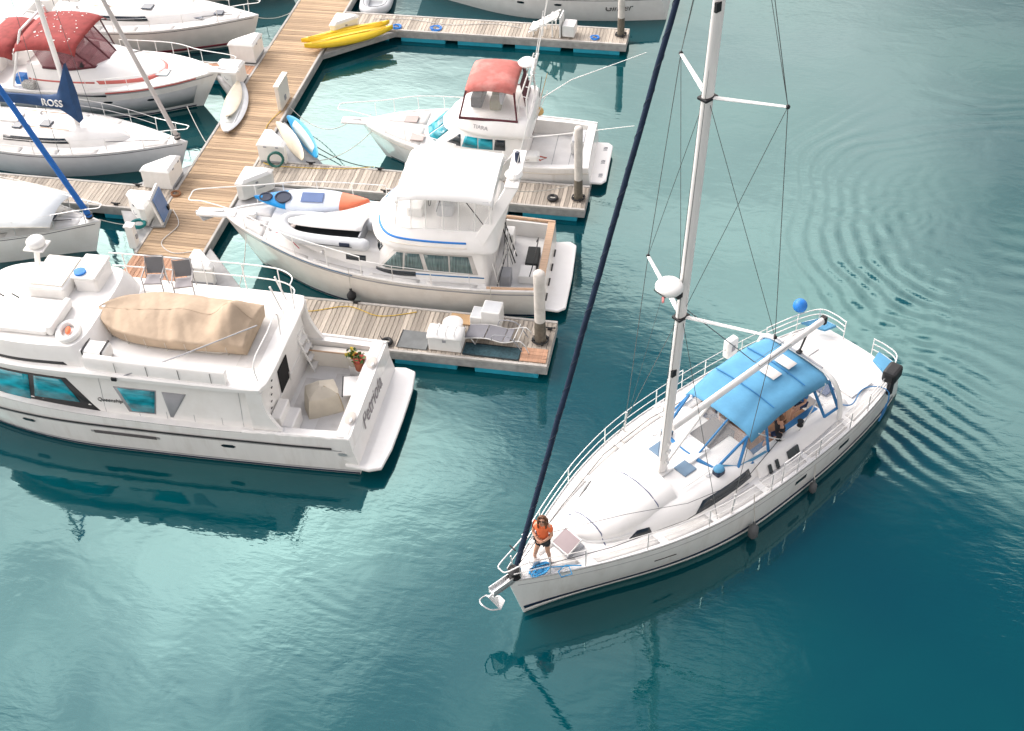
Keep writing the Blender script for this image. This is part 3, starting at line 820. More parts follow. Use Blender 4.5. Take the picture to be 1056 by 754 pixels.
# ------------------------------------------------------------------ people
def skin_mesh(name, joints, edges, m, parent=None, root=0, sub=2):
    me = bpy.data.meshes.new(name)
    me.from_pydata([j[0] for j in joints], edges, []); me.update()
    me.materials.append(m)
    o = bpy.data.objects.new(name, me); C.objects.link(o)
    if parent is not None: o.parent = parent
    md = o.modifiers.new('skin', 'SKIN'); md.use_smooth_shade = True
    lay = me.skin_vertices[0].data
    for i, j in enumerate(joints):
        r = j[1]; lay[i].radius = r if isinstance(r, tuple) else (r, r)
        lay[i].use_root = (i == root)
    s = o.modifiers.new('subdivision', 'SUBSURF'); s.levels = sub; s.render_levels = sub
    return o
def person(label, loc, rz, pose, shirt=CLOTHO, pants=CLOTHB, hair=HAIR, glasses=True, long_hair=True, sleeves=.6, legs_bare=True, scale=1.0):
    """pose: dict of joint positions, x forward, y left, z up, metres; z=0 under the feet"""
    J, E, idx = [], [], {}
    def j(n, r, link=None):
        idx[n] = len(J); J.append((Vector(pose[n]) * scale, r if isinstance(r, float) else r))
        if link: E.append((idx[link], idx[n]))
    j('pelvis', .125); j('waist', .105, 'pelvis'); j('chest', .125, 'waist'); j('shoulders', .085, 'chest'); j('neck', .05, 'shoulders')
    j('jaw', .068, 'neck'); j('head', .092, 'jaw'); j('crown', .075, 'head')
    for s in 'LR':
        j('sho' + s, .062, 'shoulders'); j('elb' + s, .043, 'sho' + s); j('wri' + s, .030, 'elb' + s); j('palm' + s, .034, 'wri' + s)
        p, w = Vector(pose['palm' + s]), Vector(pose['wri' + s]); d = (p - w).normalized()
        side = d.cross(Vector((0, 0, 1))); side = side.normalized() if side.length > .1 else Vector((0, 1, 0))
        nrm = d.cross(side)
        for k, (o_, ln) in enumerate(((-.03, .062), (-.011, .075), (.009, .07), (.028, .055))):
            a = p + d * .035 + side * o_; b = a + d * ln * .55 - nrm * .012; c = b + d * ln * .3 - nrm * .03
            q = len(J); J.extend([(a * scale, .0095), (b * scale, .0085), (c * scale, .0075)]); E.extend([(idx['palm' + s], q), (q, q + 1), (q + 1, q + 2)])
        a = p - d * .01 + side * (-.045); b = a + d * .04 - side * .012 - nrm * .015
        q = len(J); J.extend([(a * scale, .011), (b * scale, .009)]); E.extend([(idx['palm' + s], q), (q, q + 1)])
        j('hip' + s, .088, 'pelvis'); j('kne' + s, .058, 'hip' + s); j('cal' + s, .055, 'kne' + s); j('ank' + s, .036, 'cal' + s); j('hee' + s, .034, 'ank' + s); j('toe' + s, (.042, .02), 'hee' + s)
    body = skin_mesh('person', J, E, SKIN)
    body.location = loc; body.rotation_euler = (0, 0, rz)
    tag(body, label, 'person')
    P = {k: Vector(v) * scale for k, v in pose.items()}
    # shirt
    S = [(P['pelvis'] + Vector((0, 0, .03)), (.155, .15)), (P['waist'], (.145, .135)), (P['chest'], (.16, .15)), (P['shoulders'], (.11, .11))]
    SE = [(0, 1), (1, 2), (2, 3)]
    for s in 'LR':
        q = len(S); S += [(P['sho' + s], .082), (P['sho' + s].lerp(P['elb' + s], sleeves * .5), .074), (P['sho' + s].lerp(P['elb' + s], sleeves), .066)]
        SE += [(3, q), (q, q + 1), (q + 1, q + 2)]
    skin_mesh('shirt', S, SE, shirt, body)
    # shorts / trousers
    T = [(P['pelvis'] + Vector((0, 0, .02)), (.15, .145))]; TE = []
    for s in 'LR':
        q = len(T); k = .55 if legs_bare else .98
        T += [(P['hip' + s], .108), (P['hip' + s].lerp(P['kne' + s], k * .5), .098), (P['hip' + s].lerp(P['kne' + s], k), .086)]
        TE += [(0, q), (q, q + 1), (q + 1, q + 2)]
        if not legs_bare:
            T += [(P['kne' + s], .078), (P['ank' + s], .062)]; TE += [(q + 2, q + 3), (q + 3, q + 4)]
    skin_mesh('shorts', T, TE, pants, body)
    f = (P['head'] - P['jaw']).normalized(); fw = Vector(pose.get('face', (1, 0, 0))).normalized(); up = (P['crown'] - P['neck']).normalized(); sd_ = up.cross(fw).normalized()
    hd = P['head']
    MB().ball(hd + fw * .10 * scale - up * .012, .018, 8, 6).build('nose', SKIN, body, smooth=60)
    MB().ball(hd + fw * .085 * scale - up * .06, .02, 8, 6, (.5, 1.1, .35)).build('mouth', mat('lips', (.4, .13, .11), .5), body, smooth=60)
    for s in (-1, 1):
        MB().ball(hd + sd_ * s * .092 * scale, .024, 8, 6, (.6, .4, 1)).build('ear', SKIN, body, smooth=60)
        MB().ball(hd + fw * .085 * scale + sd_ * s * .035 + up * .015, .026 if glasses else .013, 8, 6, (.5, 1, .75)).build('sunglass_lens' if glasses else 'eye', BLACK, body, smooth=60)
    # hair cap and fall
    mb = MB(); rows = []
    for i in range(9):
        a = i / 8 * PI * .62; row = []
        for k in range(15):
            b = R(62) + (2 * PI - R(124)) * k / 14 if i > 2 else 2 * PI * k / 14
            r_ = .112 * scale
            row.append(hd + up * (.025 + r_ * math.cos(a)) - fw * .012 + (fw * math.cos(b) + sd_ * math.sin(b)) * r_ * math.sin(a) * 1.0)
        rows.append(row)
    mb.grid(rows).build('hair', hair, body, smooth=60, solid=.02)
    if long_hair:
        for k, (o_, b_, ln) in enumerate(((.075, .03, .30), (-.075, .03, .30), (.09, -.04, .34), (-.09, -.04, .34), (.04, -.09, .36), (-.04, -.09, .36))):
            a = hd + sd_ * o_ + fw * b_ + up * .03
            tube('hair_lock', [a, a - up * ln * .35 + sd_ * o_ * .25, a - up * ln * .75 + sd_ * o_ * .3 + fw * .03, a - up * ln + fw * .03], .036, hair, body, 7, r1=.014)
    for s in 'LR':
        h, tt = P['hee' + s], P['toe' + s]
        MB().slab([h + Vector((-.05, -.035, -.036)), h + Vector((-.05, .035, -.036)), tt + Vector((.045, .045, -.022)), tt + Vector((.045, -.045, -.022))], .012).build('sandal', mat('sandal', (.10, .05, .03), .7), body)
        tube('sandal_strap', [(h + tt) / 2 + Vector((.02, -.04, -.01)), (h + tt) / 2 + Vector((.02, 0, .035)), (h + tt) / 2 + Vector((.02, .04, -.01))], .008, mat('sandal', (.10, .05, .03), .7), body)
    return body

# ------------------------------------------------------------------ the sailboat under way
SO = Vector((-1.05, 22.372, 0)); SH = R(-129.2)
def build_sailboat():
    t = thing('sailboat', 'white sailboat under way with light blue bimini and dark furled headsail', 'sailboat', SO, SH)
    beam = [(-8.0, 1.42), (-7.0, 1.72), (-5.5, 1.98), (-3.5, 2.12), (-1.5, 2.12), (0, 1.98), (1.4, 1.66), (2.7, 1.2), (3.8, .72), (4.6, .32), (5.13, .03)]
    sheer = [(-8, 1.14), (-5, 1.2), (-2, 1.29), (1, 1.4), (3.5, 1.5), (5.13, 1.58)]
    H = Hull(beam, sheer, wlk=.92, rake=.42, depth=.6, bow_wl=.35, trans_rake=-.4)
    H.build(HULLM, t)
    H.strip('boot_stripe', NAVY, t, .17, .31, -7.7, 5.06)
    H.strip('waterline_stripe', WHITEPL, t, .03, .13, -7.7, 5.06)
    H.strip('cove_line', mat('grey_line', (.3, .31, .33), .5), t, lambda x: H.z(x) - .20, lambda x: H.z(x) - .185, -7.7, 4.98)
    H.deck(DECK, t, .06, .0, wells=((-5.35, -2.3, .98, .72),))
    H.rail('toe_rail', mat('alu_rail', (.62, .62, .62), .4, metal=.3), t, .022, .02, -.03)
    for s in (1, -1):
        for xa, xb in ((-7.2, -5.5), (-5.2, -3.6), (-3.4, -1.9), (-1.7, -.2), (0.0, 1.3)): deck_patch(H, t, xa, xb, .78, .94, s)
        deck_patch(H, t, 3.45, 4.05, .12, .8, s, n=6); deck_patch(H, t, 1.5, 3.1, .74, .92, s)
    # hull ports
    H.patch('hull_port', GLASS, t, -3.32, -2.88, .78, .93, 1); H.patch('hull_port', GLASS, t, -5.2, -4.75, .74, .89, 1)
    H.patch('hull_port', GLASS, t, -2.3, -2.12, .86, 1.02, -1); H.patch('hull_port', GLASS, t, -5.2, -4.75, .74, .89, -1)
    tube('hull_slot', [H.pt(1.1, .42, 1, .012), H.pt(1.7, .40, 1, .012)], .012, BLACK, t)
    # coachroof
    ctrl = [(-2.25, 0), (-2.25, .7), (-2.22, 1.3), (-1.9, 1.46), (-.9, 1.5), (.3, 1.4), (1.4, 1.12), (2.3, .74), (2.95, .34), (3.15, 0)]
    Hs = House(ctrl, [(1.25, -2.25, 3.35, 1.06), (1.45, -2.22, 3.2, 1.03), (1.66, -2.2, 2.85, .95), (1.78, -2.18, 2.55, .87), (1.83, -2.15, 2.3, .78), (1.85, -2.1, 2.0, .62)], 6)
    Hs.build('coachroof', GEL, t, smooth=60)
    for s in (1, -1):
        Hs.window('side_window', GLASS, t, -1.75, .25, 1.47, 1.68, s, .014, 10, .0, -.35)
        Hs.window('fore_window', GLASS, t, 1.45, 2.05, 1.46, 1.60, s, .014, 6, .0, -.3)
    H2 = Hull  # portlights on cockpit coaming
    # cockpit coaming: two raised sides
    for s in (1, -1):
        mb = MB(); rings = []
        for i in range(15):
            u = i / 14; x = lerp(-5.9, -2.0, u); w = .16 + .05 * math.sin(PI * u); h = lerp(1.34, 1.72, min(1, u * 1.25)) if u < .8 else 1.72; b = H.b(x) - .82
            zc = H.z(x) - .05
            rings.append([(x, s * (b - w), zc), (x, s * (b - w), h - .04), (x, s * (b - w * .6), h), (x, s * (b + w * .5), h), (x, s * (b + w), h - .06), (x, s * (b + w + .2), zc)])
        mb.loft(rings).build('cockpit_coaming', GEL, t, smooth=50)
    for x in (-2.35, -2.62):
        p = Vector((x, H.b(x) - .82 + .38, 1.5)); q = .05
        box('portlight', (x, H.b(x) - .50, 1.43), (.10, .04, .24), GLASS, t, rx=R(26))
    box('portlight', (-3.25, H.b(-3.25) - .50, 1.43), (.42, .04, .22), GLASS, t, rx=R(26))
    for s in (1, -1):
        box('cockpit_seat', (-3.7, s * .92, .96), (3.1, .44, .44), GEL, t, bevel=.04)
        box('seat_cushion', (-3.7, s * .92, 1.205), (2.9, .42, .05), BLUEDK if s > 0 else WHITEPL, t, bevel=.02)
    box('cockpit_sole', (-3.8, 0, .735), (2.9, 1.3, .02), mat('teak_sole', (.25, .14, .08), .7, var=.2), t)
    # companionway and sliding hatch
    box('companionway', (-1.85, 0, 1.74), (.95, .74, .27), mat('dark_opening', (.006, .006, .007), .8), t)
    box('sliding_hatch', (-.98, .02, 1.88), (.75, .80, .09), GEL, t, bevel=.025)
    box('washboard', (-2.27, 0, 1.2), (.04, .66, .8), BLACK, t)
    for (x, y, a) in ((-.42, .42, 0), (-.42, -.48, 0)):
        box('deck_hatch', (x, y, 1.868), (.42, .42, .05), mat('hatch_lens', (.16, .24, .33), .12), t, bevel=.02)
    # open fore hatch
    box('fore_hatch_coaming', (3.32, .12, 1.56), (.56, .6, .1), GREYPL, t, bevel=.02)
    MB().slab([Vector((3.58, -.16, 1.63)), Vector((3.58, .40, 1.63)), Vector((3.14, .40, 1.84)), Vector((3.14, -.16, 1.84))], .03).build('fore_hatch_lid', mat('hatch_smoke', (.22, .17, .18), .15), t, bevel=.01)
    tube('fore_hatch_rim', [(3.58, -.16, 1.65), (3.58, .40, 1.65), (3.14, .40, 1.86), (3.14, -.16, 1.86)], .022, WHITEPL, t, 6, True)
    # arch
    P = curve([(-5.3, 1.52, 1.2), (-5.25, 1.45, 1.9), (-5.15, 1.2, 2.5), (-5.1, .6, 2.72), (-5.1, -.6, 2.72), (-5.15, -1.2, 2.5), (-5.25, -1.45, 1.9), (-5.3, -1.52, 1.2)], 6)
    tube('arch', P, .07, WHITEPL, t, 8)
    tube('traveller_track', [(-5.02, -.9, 2.82), (-5.02, .9, 2.82)], .03, GREYPL, t)
    box('traveller_car', (-5.02, .1, 2.86), (.14, .12, .06), BLACK, t)
    # bimini and dodger
    bx_ = [-5.05 + i * 3.03 / 26 for i in range(27)]
    bim = canvas_top('bimini', BLUECAN, t, bx_, 2.35, [interp([(-5.05, 2.60), (-4.7, 2.70), (-4.2, 2.74), (-3.6, 2.75), (-3.0, 2.71), (-2.5, 2.62), (-2.02, 2.44)], x) - .035 * abs(math.sin((x + 5.05) / 1.01 * PI)) for x in bx_], .10, droop=.16, n=18)
    for x, z in ((-4.2, 2.85), (-3.0, 2.83)):
        tube('bimini_seam', [(x, y, z - .1 + .10 * (1 - (y / 1.17) ** 2) + .0) for y in [-1.0 + i * .2 for i in range(11)]], .02, BLUEDK, bim)
    for x in (-3.85, -4.45):
        box('bimini_window', (x, .12, 2.862), (.34, .5, .012), mat('pale_window', (.62, .6, .58), .3), bim)
    for s in (1, -1):
        tube('bimini_frame', curve([(-4.9, s * 1.15, 2.5), (-4.2, s * 1.28, 1.9), (-3.7, s * 1.32, 1.5)], 5), .018, STEEL, t)
        tube('bimini_frame', curve([(-2.3, s * 1.15, 2.4), (-2.9, s * 1.28, 1.9), (-3.5, s * 1.32, 1.5)], 5), .018, STEEL, t)
        # dodger side and quarter panes with blue borders
        A, B_, C_, D_ = Vector((-2.02, s * 1.02, 2.40)), Vector((-1.0, s * .92, 1.80)), Vector((-1.45, s * 1.27, 1.70)), Vector((-2.55, s * 1.36, 1.66))
        E_ = Vector((-2.6, s * 1.14, 2.42))
        MB().slab([A, B_, C_], .006).build('dodger_pane', VINYL, t); MB().slab([A, C_, D_, E_], .006).build('dodger_pane', VINYL, t)
        for a, b in ((A, B_), (A, C_), (B_, C_), (C_, D_), (D_, E_)): tube('dodger_trim', [a, (a + b) / 2, b], .042, BLUEDK, t, 6)
        for p, q, up_ in ((B_, C_, A), (C_, D_, A)):
            MB().slab([p, q, q.lerp(up_, .16), p.lerp(up_, .16)], .012).build('dodger_skirt', BLUECAN, t)
        # aft side curtain by the arch
        a, b, c, d = Vector((-5.08, s * 1.12, 2.46)), Vector((-5.25, s * 1.44, 1.6)), Vector((-4.75, s * 1.40, 1.55)), Vector((-4.45, s * 1.16, 2.5))
        MB().slab([a, b, c, d], .006).build('side_curtain', VINYL, t)
        for p, q in ((a, b), (b, c), (c, d)): tube('curtain_trim', [p, (p + q) / 2, q], .045, BLUEDK, t, 6)
    A, B_, C_, D_ = Vector((-2.02, 1.02, 2.42)), Vector((-2.02, -1.02, 2.42)), Vector((-1.05, -.82, 1.80)), Vector((-1.05, .82, 1.80))
    MB().slab([A, B_, C_, D_], .006).build('dodger_windscreen', VINYL, t)
    tube('dodger_trim', curve([(-1.0, -.92, 1.8), (-.82, 0, 1.88), (-1.0, .92, 1.8)], 6), .06, BLUEDK, t, 6)
    for y in (-.34, .34): tube('dodger_trim', [(-2.02, y, 2.5), (-.95, y * .9, 1.85)], .03, BLUEDK, t, 6)
    # wheel and pedestal
    tube('steering_pedestal', [(-4.5, 0, .74), (-4.45, 0, 1.6)], .09, WHITEPL, t, 10)
    W_ = [Vector((-4.62, .46 * math.cos(a), 1.5 + .46 * math.sin(a))) for a in [2 * PI * i / 28 for i in range(28)]]
    wh = tube('steering_wheel', W_, .02, STEEL, t, 6, True)
    for i in range(5):
        a = 2 * PI * i / 5; tube('wheel_spoke', [(-4.62, 0, 1.5), (-4.62, .46 * math.cos(a), 1.5 + .46 * math.sin(a))], .012, STEEL, wh, 5)
    box('instrument_pod', (-4.4, 0, 1.72), (.16, .5, .26), BLACK, t, bevel=.03)
    box('cockpit_table', (-3.6, 0, 1.25), (.9, .5, .04), TEAK, t, bevel=.01)
    # mast (raked aft 2.5 degrees)
    rk = math.tan(R(3.0)); MZ = 1.85
    def mp(h, dx=0.0, y=0.0): return Vector((0.06 - rk * h + dx, y + .08, MZ + h))
    rings = []
    for i in range(18):
        h = 17.1 * i / 17; c = mp(h); k = 1 if i < 14 else lerp(1, .7, (i - 13) / 4)
        rings.append([c + Vector((.155 * k * math.cos(a), .095 * k * math.sin(a), 0)) for a in [2 * PI * j / 14 for j in range(14)]])
    mast = MB().loft(rings).build('mast', MASTW, t, smooth=50)
    box('mast_collar', mp(.03), (.5, .34, .06), STEEL, mast, bevel=.02)
    for h in (.4, .75, 1.05): box('mast_winch', mp(h, 0, .12), (.1, .1, .1), STEEL, mast, bevel=.02)
    for h in (3.4, 12.6): box('mast_fitting', mp(h, .1, .07), (.14, .06, .2), BLACK, mast)
    tips = {}
    for nm, h, half, swp in (('lower', 5.02, 2.0, .92), ('upper', 10.62, 1.45, .72)):
        for s in (1, -1):
            a = mp(h, -.05, s * .07); b = mp(h, -swp, s * half) + Vector((0, 0, .12))
            rings = []
            for i in range(6):
                c = a.lerp(b, i / 5); k = lerp(1, .62, i / 5)
                rings.append([c + Vector((.075 * k * math.cos(q), 0, .03 * k * math.sin(q))) for q in [2 * PI * j / 8 for j in range(8)]])
            MB().loft(rings).build('spreader', WHITEPL, t, smooth=50)
            MB().ball(b, .05, 8, 6).build('spreader_tip', BLACK, t, smooth=60)
            tips[nm, s] = b
        box('spreader_bracket', mp(h), (.36, .26, .07), BLACK, t, bevel=.02)
    for s in (1, -1):
        ch = H.pt(-.55, 0, s, -.12); ch2 = H.pt(-.15, 0, s, -.16)
        tube('cap_shroud', [ch, tips['lower', s], tips['upper', s], mp(16.6, 0, s * .06)], .009, WIRE, t, 5)
        tube('diagonal_shroud', [tips['lower', s], mp(10.5, 0, s * .08)], .007, WIRE, t, 5)
        tube('diagonal_shroud', [tips['upper', s], mp(5.3, -.03, s * .08)], .007, WIRE, t, 5)
        tube('lower_shroud', [ch2, mp(4.9, 0, s * .08)], .008, WIRE, t, 5)
        tube('diagonal_shroud', [tips['upper', s], mp(16.0, 0, s * .06)], .007, WIRE, t, 5)
        tube('chainplate_strut', [ch, ch.lerp(tips['lower', s], .12)], .03, STEEL, t, 6)
    for dy in (.05, -.06): tube('halyard', [mp(.5, .16, dy), mp(16.8, .1, dy)], .006, WIRE, t, 5)
    # forestay with dark furled headsail
    st = Vector((4.93, 0, 1.74)); hd_ = mp(16.9, .12)
    P = [st.lerp(hd_, i / 24) for i in range(25)]
    tube('furled_headsail', [p + Vector((.006 * math.sin(i * 2.3), .006 * math.cos(i * 1.7), 0)) for i, p in enumerate([st.lerp(hd_, .016)] + P[1:])], .07, NAVYC, t, 9, r1=.055)
    sp = []
    d = (hd_ - st).normalized(); a_ = d.cross(Vector((0, 1, 0))).normalized(); b_ = d.cross(a_)
    for i in range(420):
        u = i / 419; c = st.lerp(hd_, lerp(.017, .98, u)); q = u * 2 * PI * 26; r_ = lerp(.072, .057, u)
        sp.append(c + (a_ * math.cos(q) + b_ * math.sin(q)) * r_)
    tube('sail_edge_spiral', sp, .005, mat('sail_edge_grey', (.03, .04, .06), .8), t, 4)
    drum = MB().lathe([(.05, -.12), (.17, -.1), (.17, -.06), (.09, -.04), (.09, .06), (.17, .08), (.17, .12), (.05, .14)], st, 14).build('furling_drum', BLACK, t, smooth=40)
    tube('furler_ring', [st + Vector((.02, .1, .95)), st + Vector((.02, -.1, .95))], .02, BLACK, t)
    # boom, vang, topping gear
    ba, bb = mp(1.38, -.2), Vector((-6.0, 0, 3.32))
    rings = []
    for i in range(9):
        c = ba.lerp(bb, i / 8); rings.append([c + Vector((0, .08 * math.cos(q), .11 * math.sin(q))) for q in [2 * PI * j / 10 for j in range(10)]])
    MB().loft(rings).build('boom', MASTW, t, smooth=50)
    box('boom_end', bb + Vector((-.05, 0, 0)), (.12, .17, .24), BLACK, t, bevel=.02)
    tube('boom_vang', [mp(.25, -.16), Vector((-1.75, 0, 3.16))], .05, MASTW, t, 8)
    tube('mainsheet', [(-5.02, .1, 2.88), (-5.4, 0, 3.24)], .03, BLACK, t)
    for y in (.35, -.35): tube('lazy_line', [mp(5.2, -.1, y * .2), (-3.4, y * .3, 3.34), (-4.6, y * .3, 3.38)], .007, WIRE, t, 4)
    # radar
    rc_ = mp(6.15, .52)
    dome = MB().lathe([(.02, -.13), (.26, -.12), (.315, -.05), (.315, .02), (.27, .09), (.12, .125), (.01, .13)], rc_, 22).build('radar_dome', WHITEPL, t, smooth=45)
    text('radar_lettering', 'Raymarine', BLACK, dome, frame(rc_ + Vector((.318, .02, -.02)), (0, 1, 0), (0, 0, 1)), .085)
    box('radar_bracket', mp(6.0, .3), (.4, .12, .06), STEEL, t, bevel=.01)
    tube('radar_brace', [mp(5.6, .15), rc_ + Vector((0, 0, -.14))], .022, STEEL, t)
    box('deck_light', mp(5.75, .2, .02), (.16, .14, .14), BLACK, t, bevel=.02)
    # flag
    fl = tips['lower', -1].lerp(H.pt(-.2, 0, -1, -.3), .12) ; fl = mp(4.9, .05, -.55)
    tube('flag_halyard', [tips['lower', -1].lerp(mp(5.02, 0, -.07), .55), H.pt(-.2, 0, -1, -.3)], .005, WIRE, t, 4)
    rows = []
    fa = tips['lower', -1].lerp(mp(5.02, 0, -.07), .55) + Vector((0, 0, -.15))
    for i in range(7):
        rows.append([fa + Vector((-.06 * i * .7, -.05 * i + .03 * math.sin(i * 1.4), -.06 * i - .3 * j / 3)) for j in range(4)])
    MB().grid(rows).build('flag', mat('red_white_flag', (.6, .2, .2), .8, var=.4, scale=12), t, smooth=60, solid=.004)
    # lashed white dinghy on the foredeck
    d_ = MB(); rings = []
    for i in range(19):
        u = i / 18; x = lerp(.42, 3.0, u); w = .86 * (1 - u ** 3.2) ** .6 + .02; hh = .40 * (1 - u ** 4) ** .5 + .03; z0 = 1.52 + .06 * (1 - u)
        rings.append([(x, .12 * (1 - u) + w * math.cos(q), z0 + (hh + .18 * (1 - u)) * math.sin(q) ** .75) for q in [PI * j / 12 for j in range(13)]])
    ud = d_.loft(rings).build('upturned_dinghy', GEL, t, smooth=60)
    tube('dinghy_rubber', [r_[0] for r_ in rings] + [r_[-1] for r_ in reversed(rings)], .045, WHITEPL, ud, 7)
    for u in (4, 15):
        r_ = rings[u]; tube('lashing', [Vector(r_[0]) + Vector((.06, .25, -.08))] + [Vector(q) + Vector((0, 0, .012)) for q in r_[::2]] + [Vector(r_[-1]) + Vector((.06, -.25, -.08))], .016, mat('lash', (.10, .12, .2), .8), ud, 5)
    # deck gear
    for (x, y) in ((-.95, 1.08), (-.95, -.75)):
        box('vent_cowl', (x, y, 1.90), (.28, .24, .2), NAVY, t, bevel=.05)
        MB().ball((x, y, 2.0), .16, 10, 6, (1, .9, .45)).build('vent_cover', BLUECAN, t, smooth=60)
    for (x, y) in ((-.7, .95), (-.72, -1.0), (-3.9, 1.26), (-3.9, -1.26), (-3.1, 1.22)):
        MB().lathe([(.09, 0), (.07, .05), (.06, .1), (.085, .14), (.085, .17)], (x, y, 1.70), 12).build('winch', STEEL if x > -2 else BLACK, t, smooth=40)
    for s in (1, -1):
        tube('genoa_track', [(x, s * (interp(beam, x) - .55), interp(sheer, x) + .07) for x in (-1.6, -.8, 0, .8, 1.4)], .014, GREYPL, t)
        tube('handrail', [(x, s * (.92 - max(0, x) * .1), 1.93) for x in (-1.0, -.4, .2)], .014, STEEL, t)
    tube('jib_sheet', [(4.6, .15, 1.75), (2.6, .9, 1.62), (.6, 1.5, 1.6), (-1.2, 1.62, 1.62), (-3.05, 1.3, 1.82)], .010, DKROPE, t, 5)
    tube('jib_sheet', [(4.62, .0, 2.75), (2.0, .75, 2.25), (0.4, 1.3, 1.9), (-1.5, 1.6, 1.65)], .008, DKROPE, t, 4)
    tube('jib_sheet', [(4.6, -.15, 1.75), (2.6, -.9, 1.62), (.6, -1.5, 1.6), (-1.2, -1.62, 1.62), (-3.05, -1.3, 1.8)], .010, DKROPE, t, 5)
    box('stern_hatch', (-5.85, .35, 1.275), (.42, .8, .05), mat('solar_panel', (.06, .10, .2), .15), t, bevel=.015)
    for y in (.95, -.95): box('lazarette_lid', (-6.6, y, 1.238), (.9, .6, .03), DECK, t, bevel=.012)
    # lifelines and stanchions
    for s in (1, -1):
        stanchions(t, H, [3.4, 1.9, .2, -1.9, -3.8, -5.2], .62, s, .06, .016)
        lifelines(t, H, 4.2, -6.1, (.32, .61), s, .06, .011, 28)
        tube('gate_rail', [H.pt(-2.3, 0, s, -.06) + Vector((0, 0, .02)), H.pt(-2.3, 0, s, -.06) + Vector((0, 0, .75)), H.pt(-2.9, 0, s, -.06) + Vector((0, 0, .75)), H.pt(-2.9, 0, s, -.06) + Vector((0, 0, .02))], .016, STEEL, t)
        # pulpit
        P = curve([H.pt(4.2, 0, s, -.06) + Vector((0, 0, .61)), H.pt(4.75, 0, s, .02) + Vector((.05, 0, .66)), Vector((5.28, s * .14, 2.2)), Vector((5.34, 0, 2.2))], 6)
        tube('pulpit_rail', P, .019, STEEL, t)
        tube('pulpit_rail', [H.pt(4.2, 0, s, -.06) + Vector((0, 0, .32)), H.pt(4.75, 0, s, .0) + Vector((.03, 0, .34)), Vector((5.05, s * .12, 1.9))], .013, STEEL, t)
        for x in (4.2, 4.85): tube('pulpit_leg', [H.pt(x, 0, s, -.05), H.pt(x, 0, s, -.02) + Vector((.04, 0, .63))], .017, STEEL, t)
        # pushpit
        B0, Z0 = H.b(-7.85), H.z(-7.85)
        for h in (.3, .5, .68):
            P = curve([Vector((-6.1, s * (H.b(-6.1) - .06), Z0 + h)), Vector((-7.2, s * (H.b(-7.2) - .05), Z0 + h)), Vector((-7.85, s * (B0 - .12), Z0 + h)), Vector((-7.98, s * (B0 - .55), Z0 + h)), Vector((-7.95, s * .5, Z0 + h))], 6)
            tube('pushpit_rail', P, .017, STEEL, t)
        for (x, y) in ((-6.1, H.b(-6.1) - .06), (-7.2, H.b(-7.2) - .05), (-7.85, B0 - .12), (-7.95, .5)):
            tube('pushpit_leg', [(x, s * y, Z0), (x, s * y, Z0 + .7)], .017, STEEL, t)
        MB().prism([(-7.25, s * (H.b(-7.25) - .12)), (-7.85, s * (B0 - .2)), (-7.9, s * .75), (-7.5, s * .85)], Z0 + .34, Z0 + .42).build('stern_seat', BLUECAN, t, bevel=.02)
    # ball fender, life-raft canister, outboard, lines
    MB().ball((-7.35, -1.72, 2.02), .21, 14, 10).build('ball_fender', BLUE, t, smooth=60)
    box('horseshoe_case', (-4.75, -2.0, 1.8), (.42, .22, .62), WHITEPL, t, bevel=.05)
    box('raft_logo', (-4.75, -1.885, 1.82), (.14, .006, .2), GREYPL, t)
    ob = (-7.15, 1.72)
    cowl = box('outboard_cowl', (ob[0], ob[1], 1.86), (.56, .40, .40), BLACK, t, rz=R(12), bevel=.09)
    box('outboard_leg', (ob[0] - .03, ob[1] + .02, 1.42), (.16, .12, .7), BLACK, t, bevel=.02)
    tube('outboard_band', [(ob[0] - .24, ob[1] - .12, 1.8), (ob[0] - .24, ob[1] + .14, 1.8)], .02, WHITEPL, cowl)
    tube('stern_line', curve([(-5.6, 1.2, 1.32), (-5.9, 1.45, 1.3), (-6.6, 1.25, 1.26), (-7.0, 1.45, 1.26), (-7.1, 1.78, 1.2), (-6.9, 1.9, .75), (-6.6, 1.95, .55), (-6.9, 1.9, 1.0)], 6), .018, BLUEDK, t)
    # anchor and roller
    box('anchor_roller', (5.28, 0, 1.58), (.75, .2, .1), STEEL, t, bevel=.02)
    for s in (1, -1): box('roller_cheek', (5.35, s * .09, 1.63), (.6, .02, .2), STEEL, t)
    tube('anchor_shank', [(4.9, 0, 1.68), (5.75, 0, 1.5)], .035, SILVER, t)
    MB().slab([Vector((5.75, 0, 1.5)), Vector((5.62, .28, 1.18)), Vector((5.35, .1, 1.1)), Vector((5.35, -.1, 1.1)), Vector((5.62, -.28, 1.18))], .03).build('anchor_fluke', SILVER, t)
    tube('anchor_roll_bar', curve([(5.6, .27, 1.2), (5.85, .2, 1.32), (5.95, 0, 1.4), (5.85, -.2, 1.32), (5.6, -.27, 1.2)], 5), .02, SILVER, t)
    box('windlass', (4.3, 0, 1.68), (.24, .2, .16), STEEL, t, bevel=.04)
    for s in (1, -1):
        for x in (3.9, -7.0, -1.9):
            p = H.pt(x, 0, s, -.1); tube('cleat', [p + Vector((-.12, 0, .07)), p + Vector((.12, 0, .07))], .02, STEEL, t)
    # port fenders hanging by the water
    return t, H
sailboat, SHULL = build_sailboat()
def sw(x, y, z): 
    c, s = math.cos(SH), math.sin(SH); return Vector((SO.x + c * x - s * y, SO.y + s * x + c * y, z))

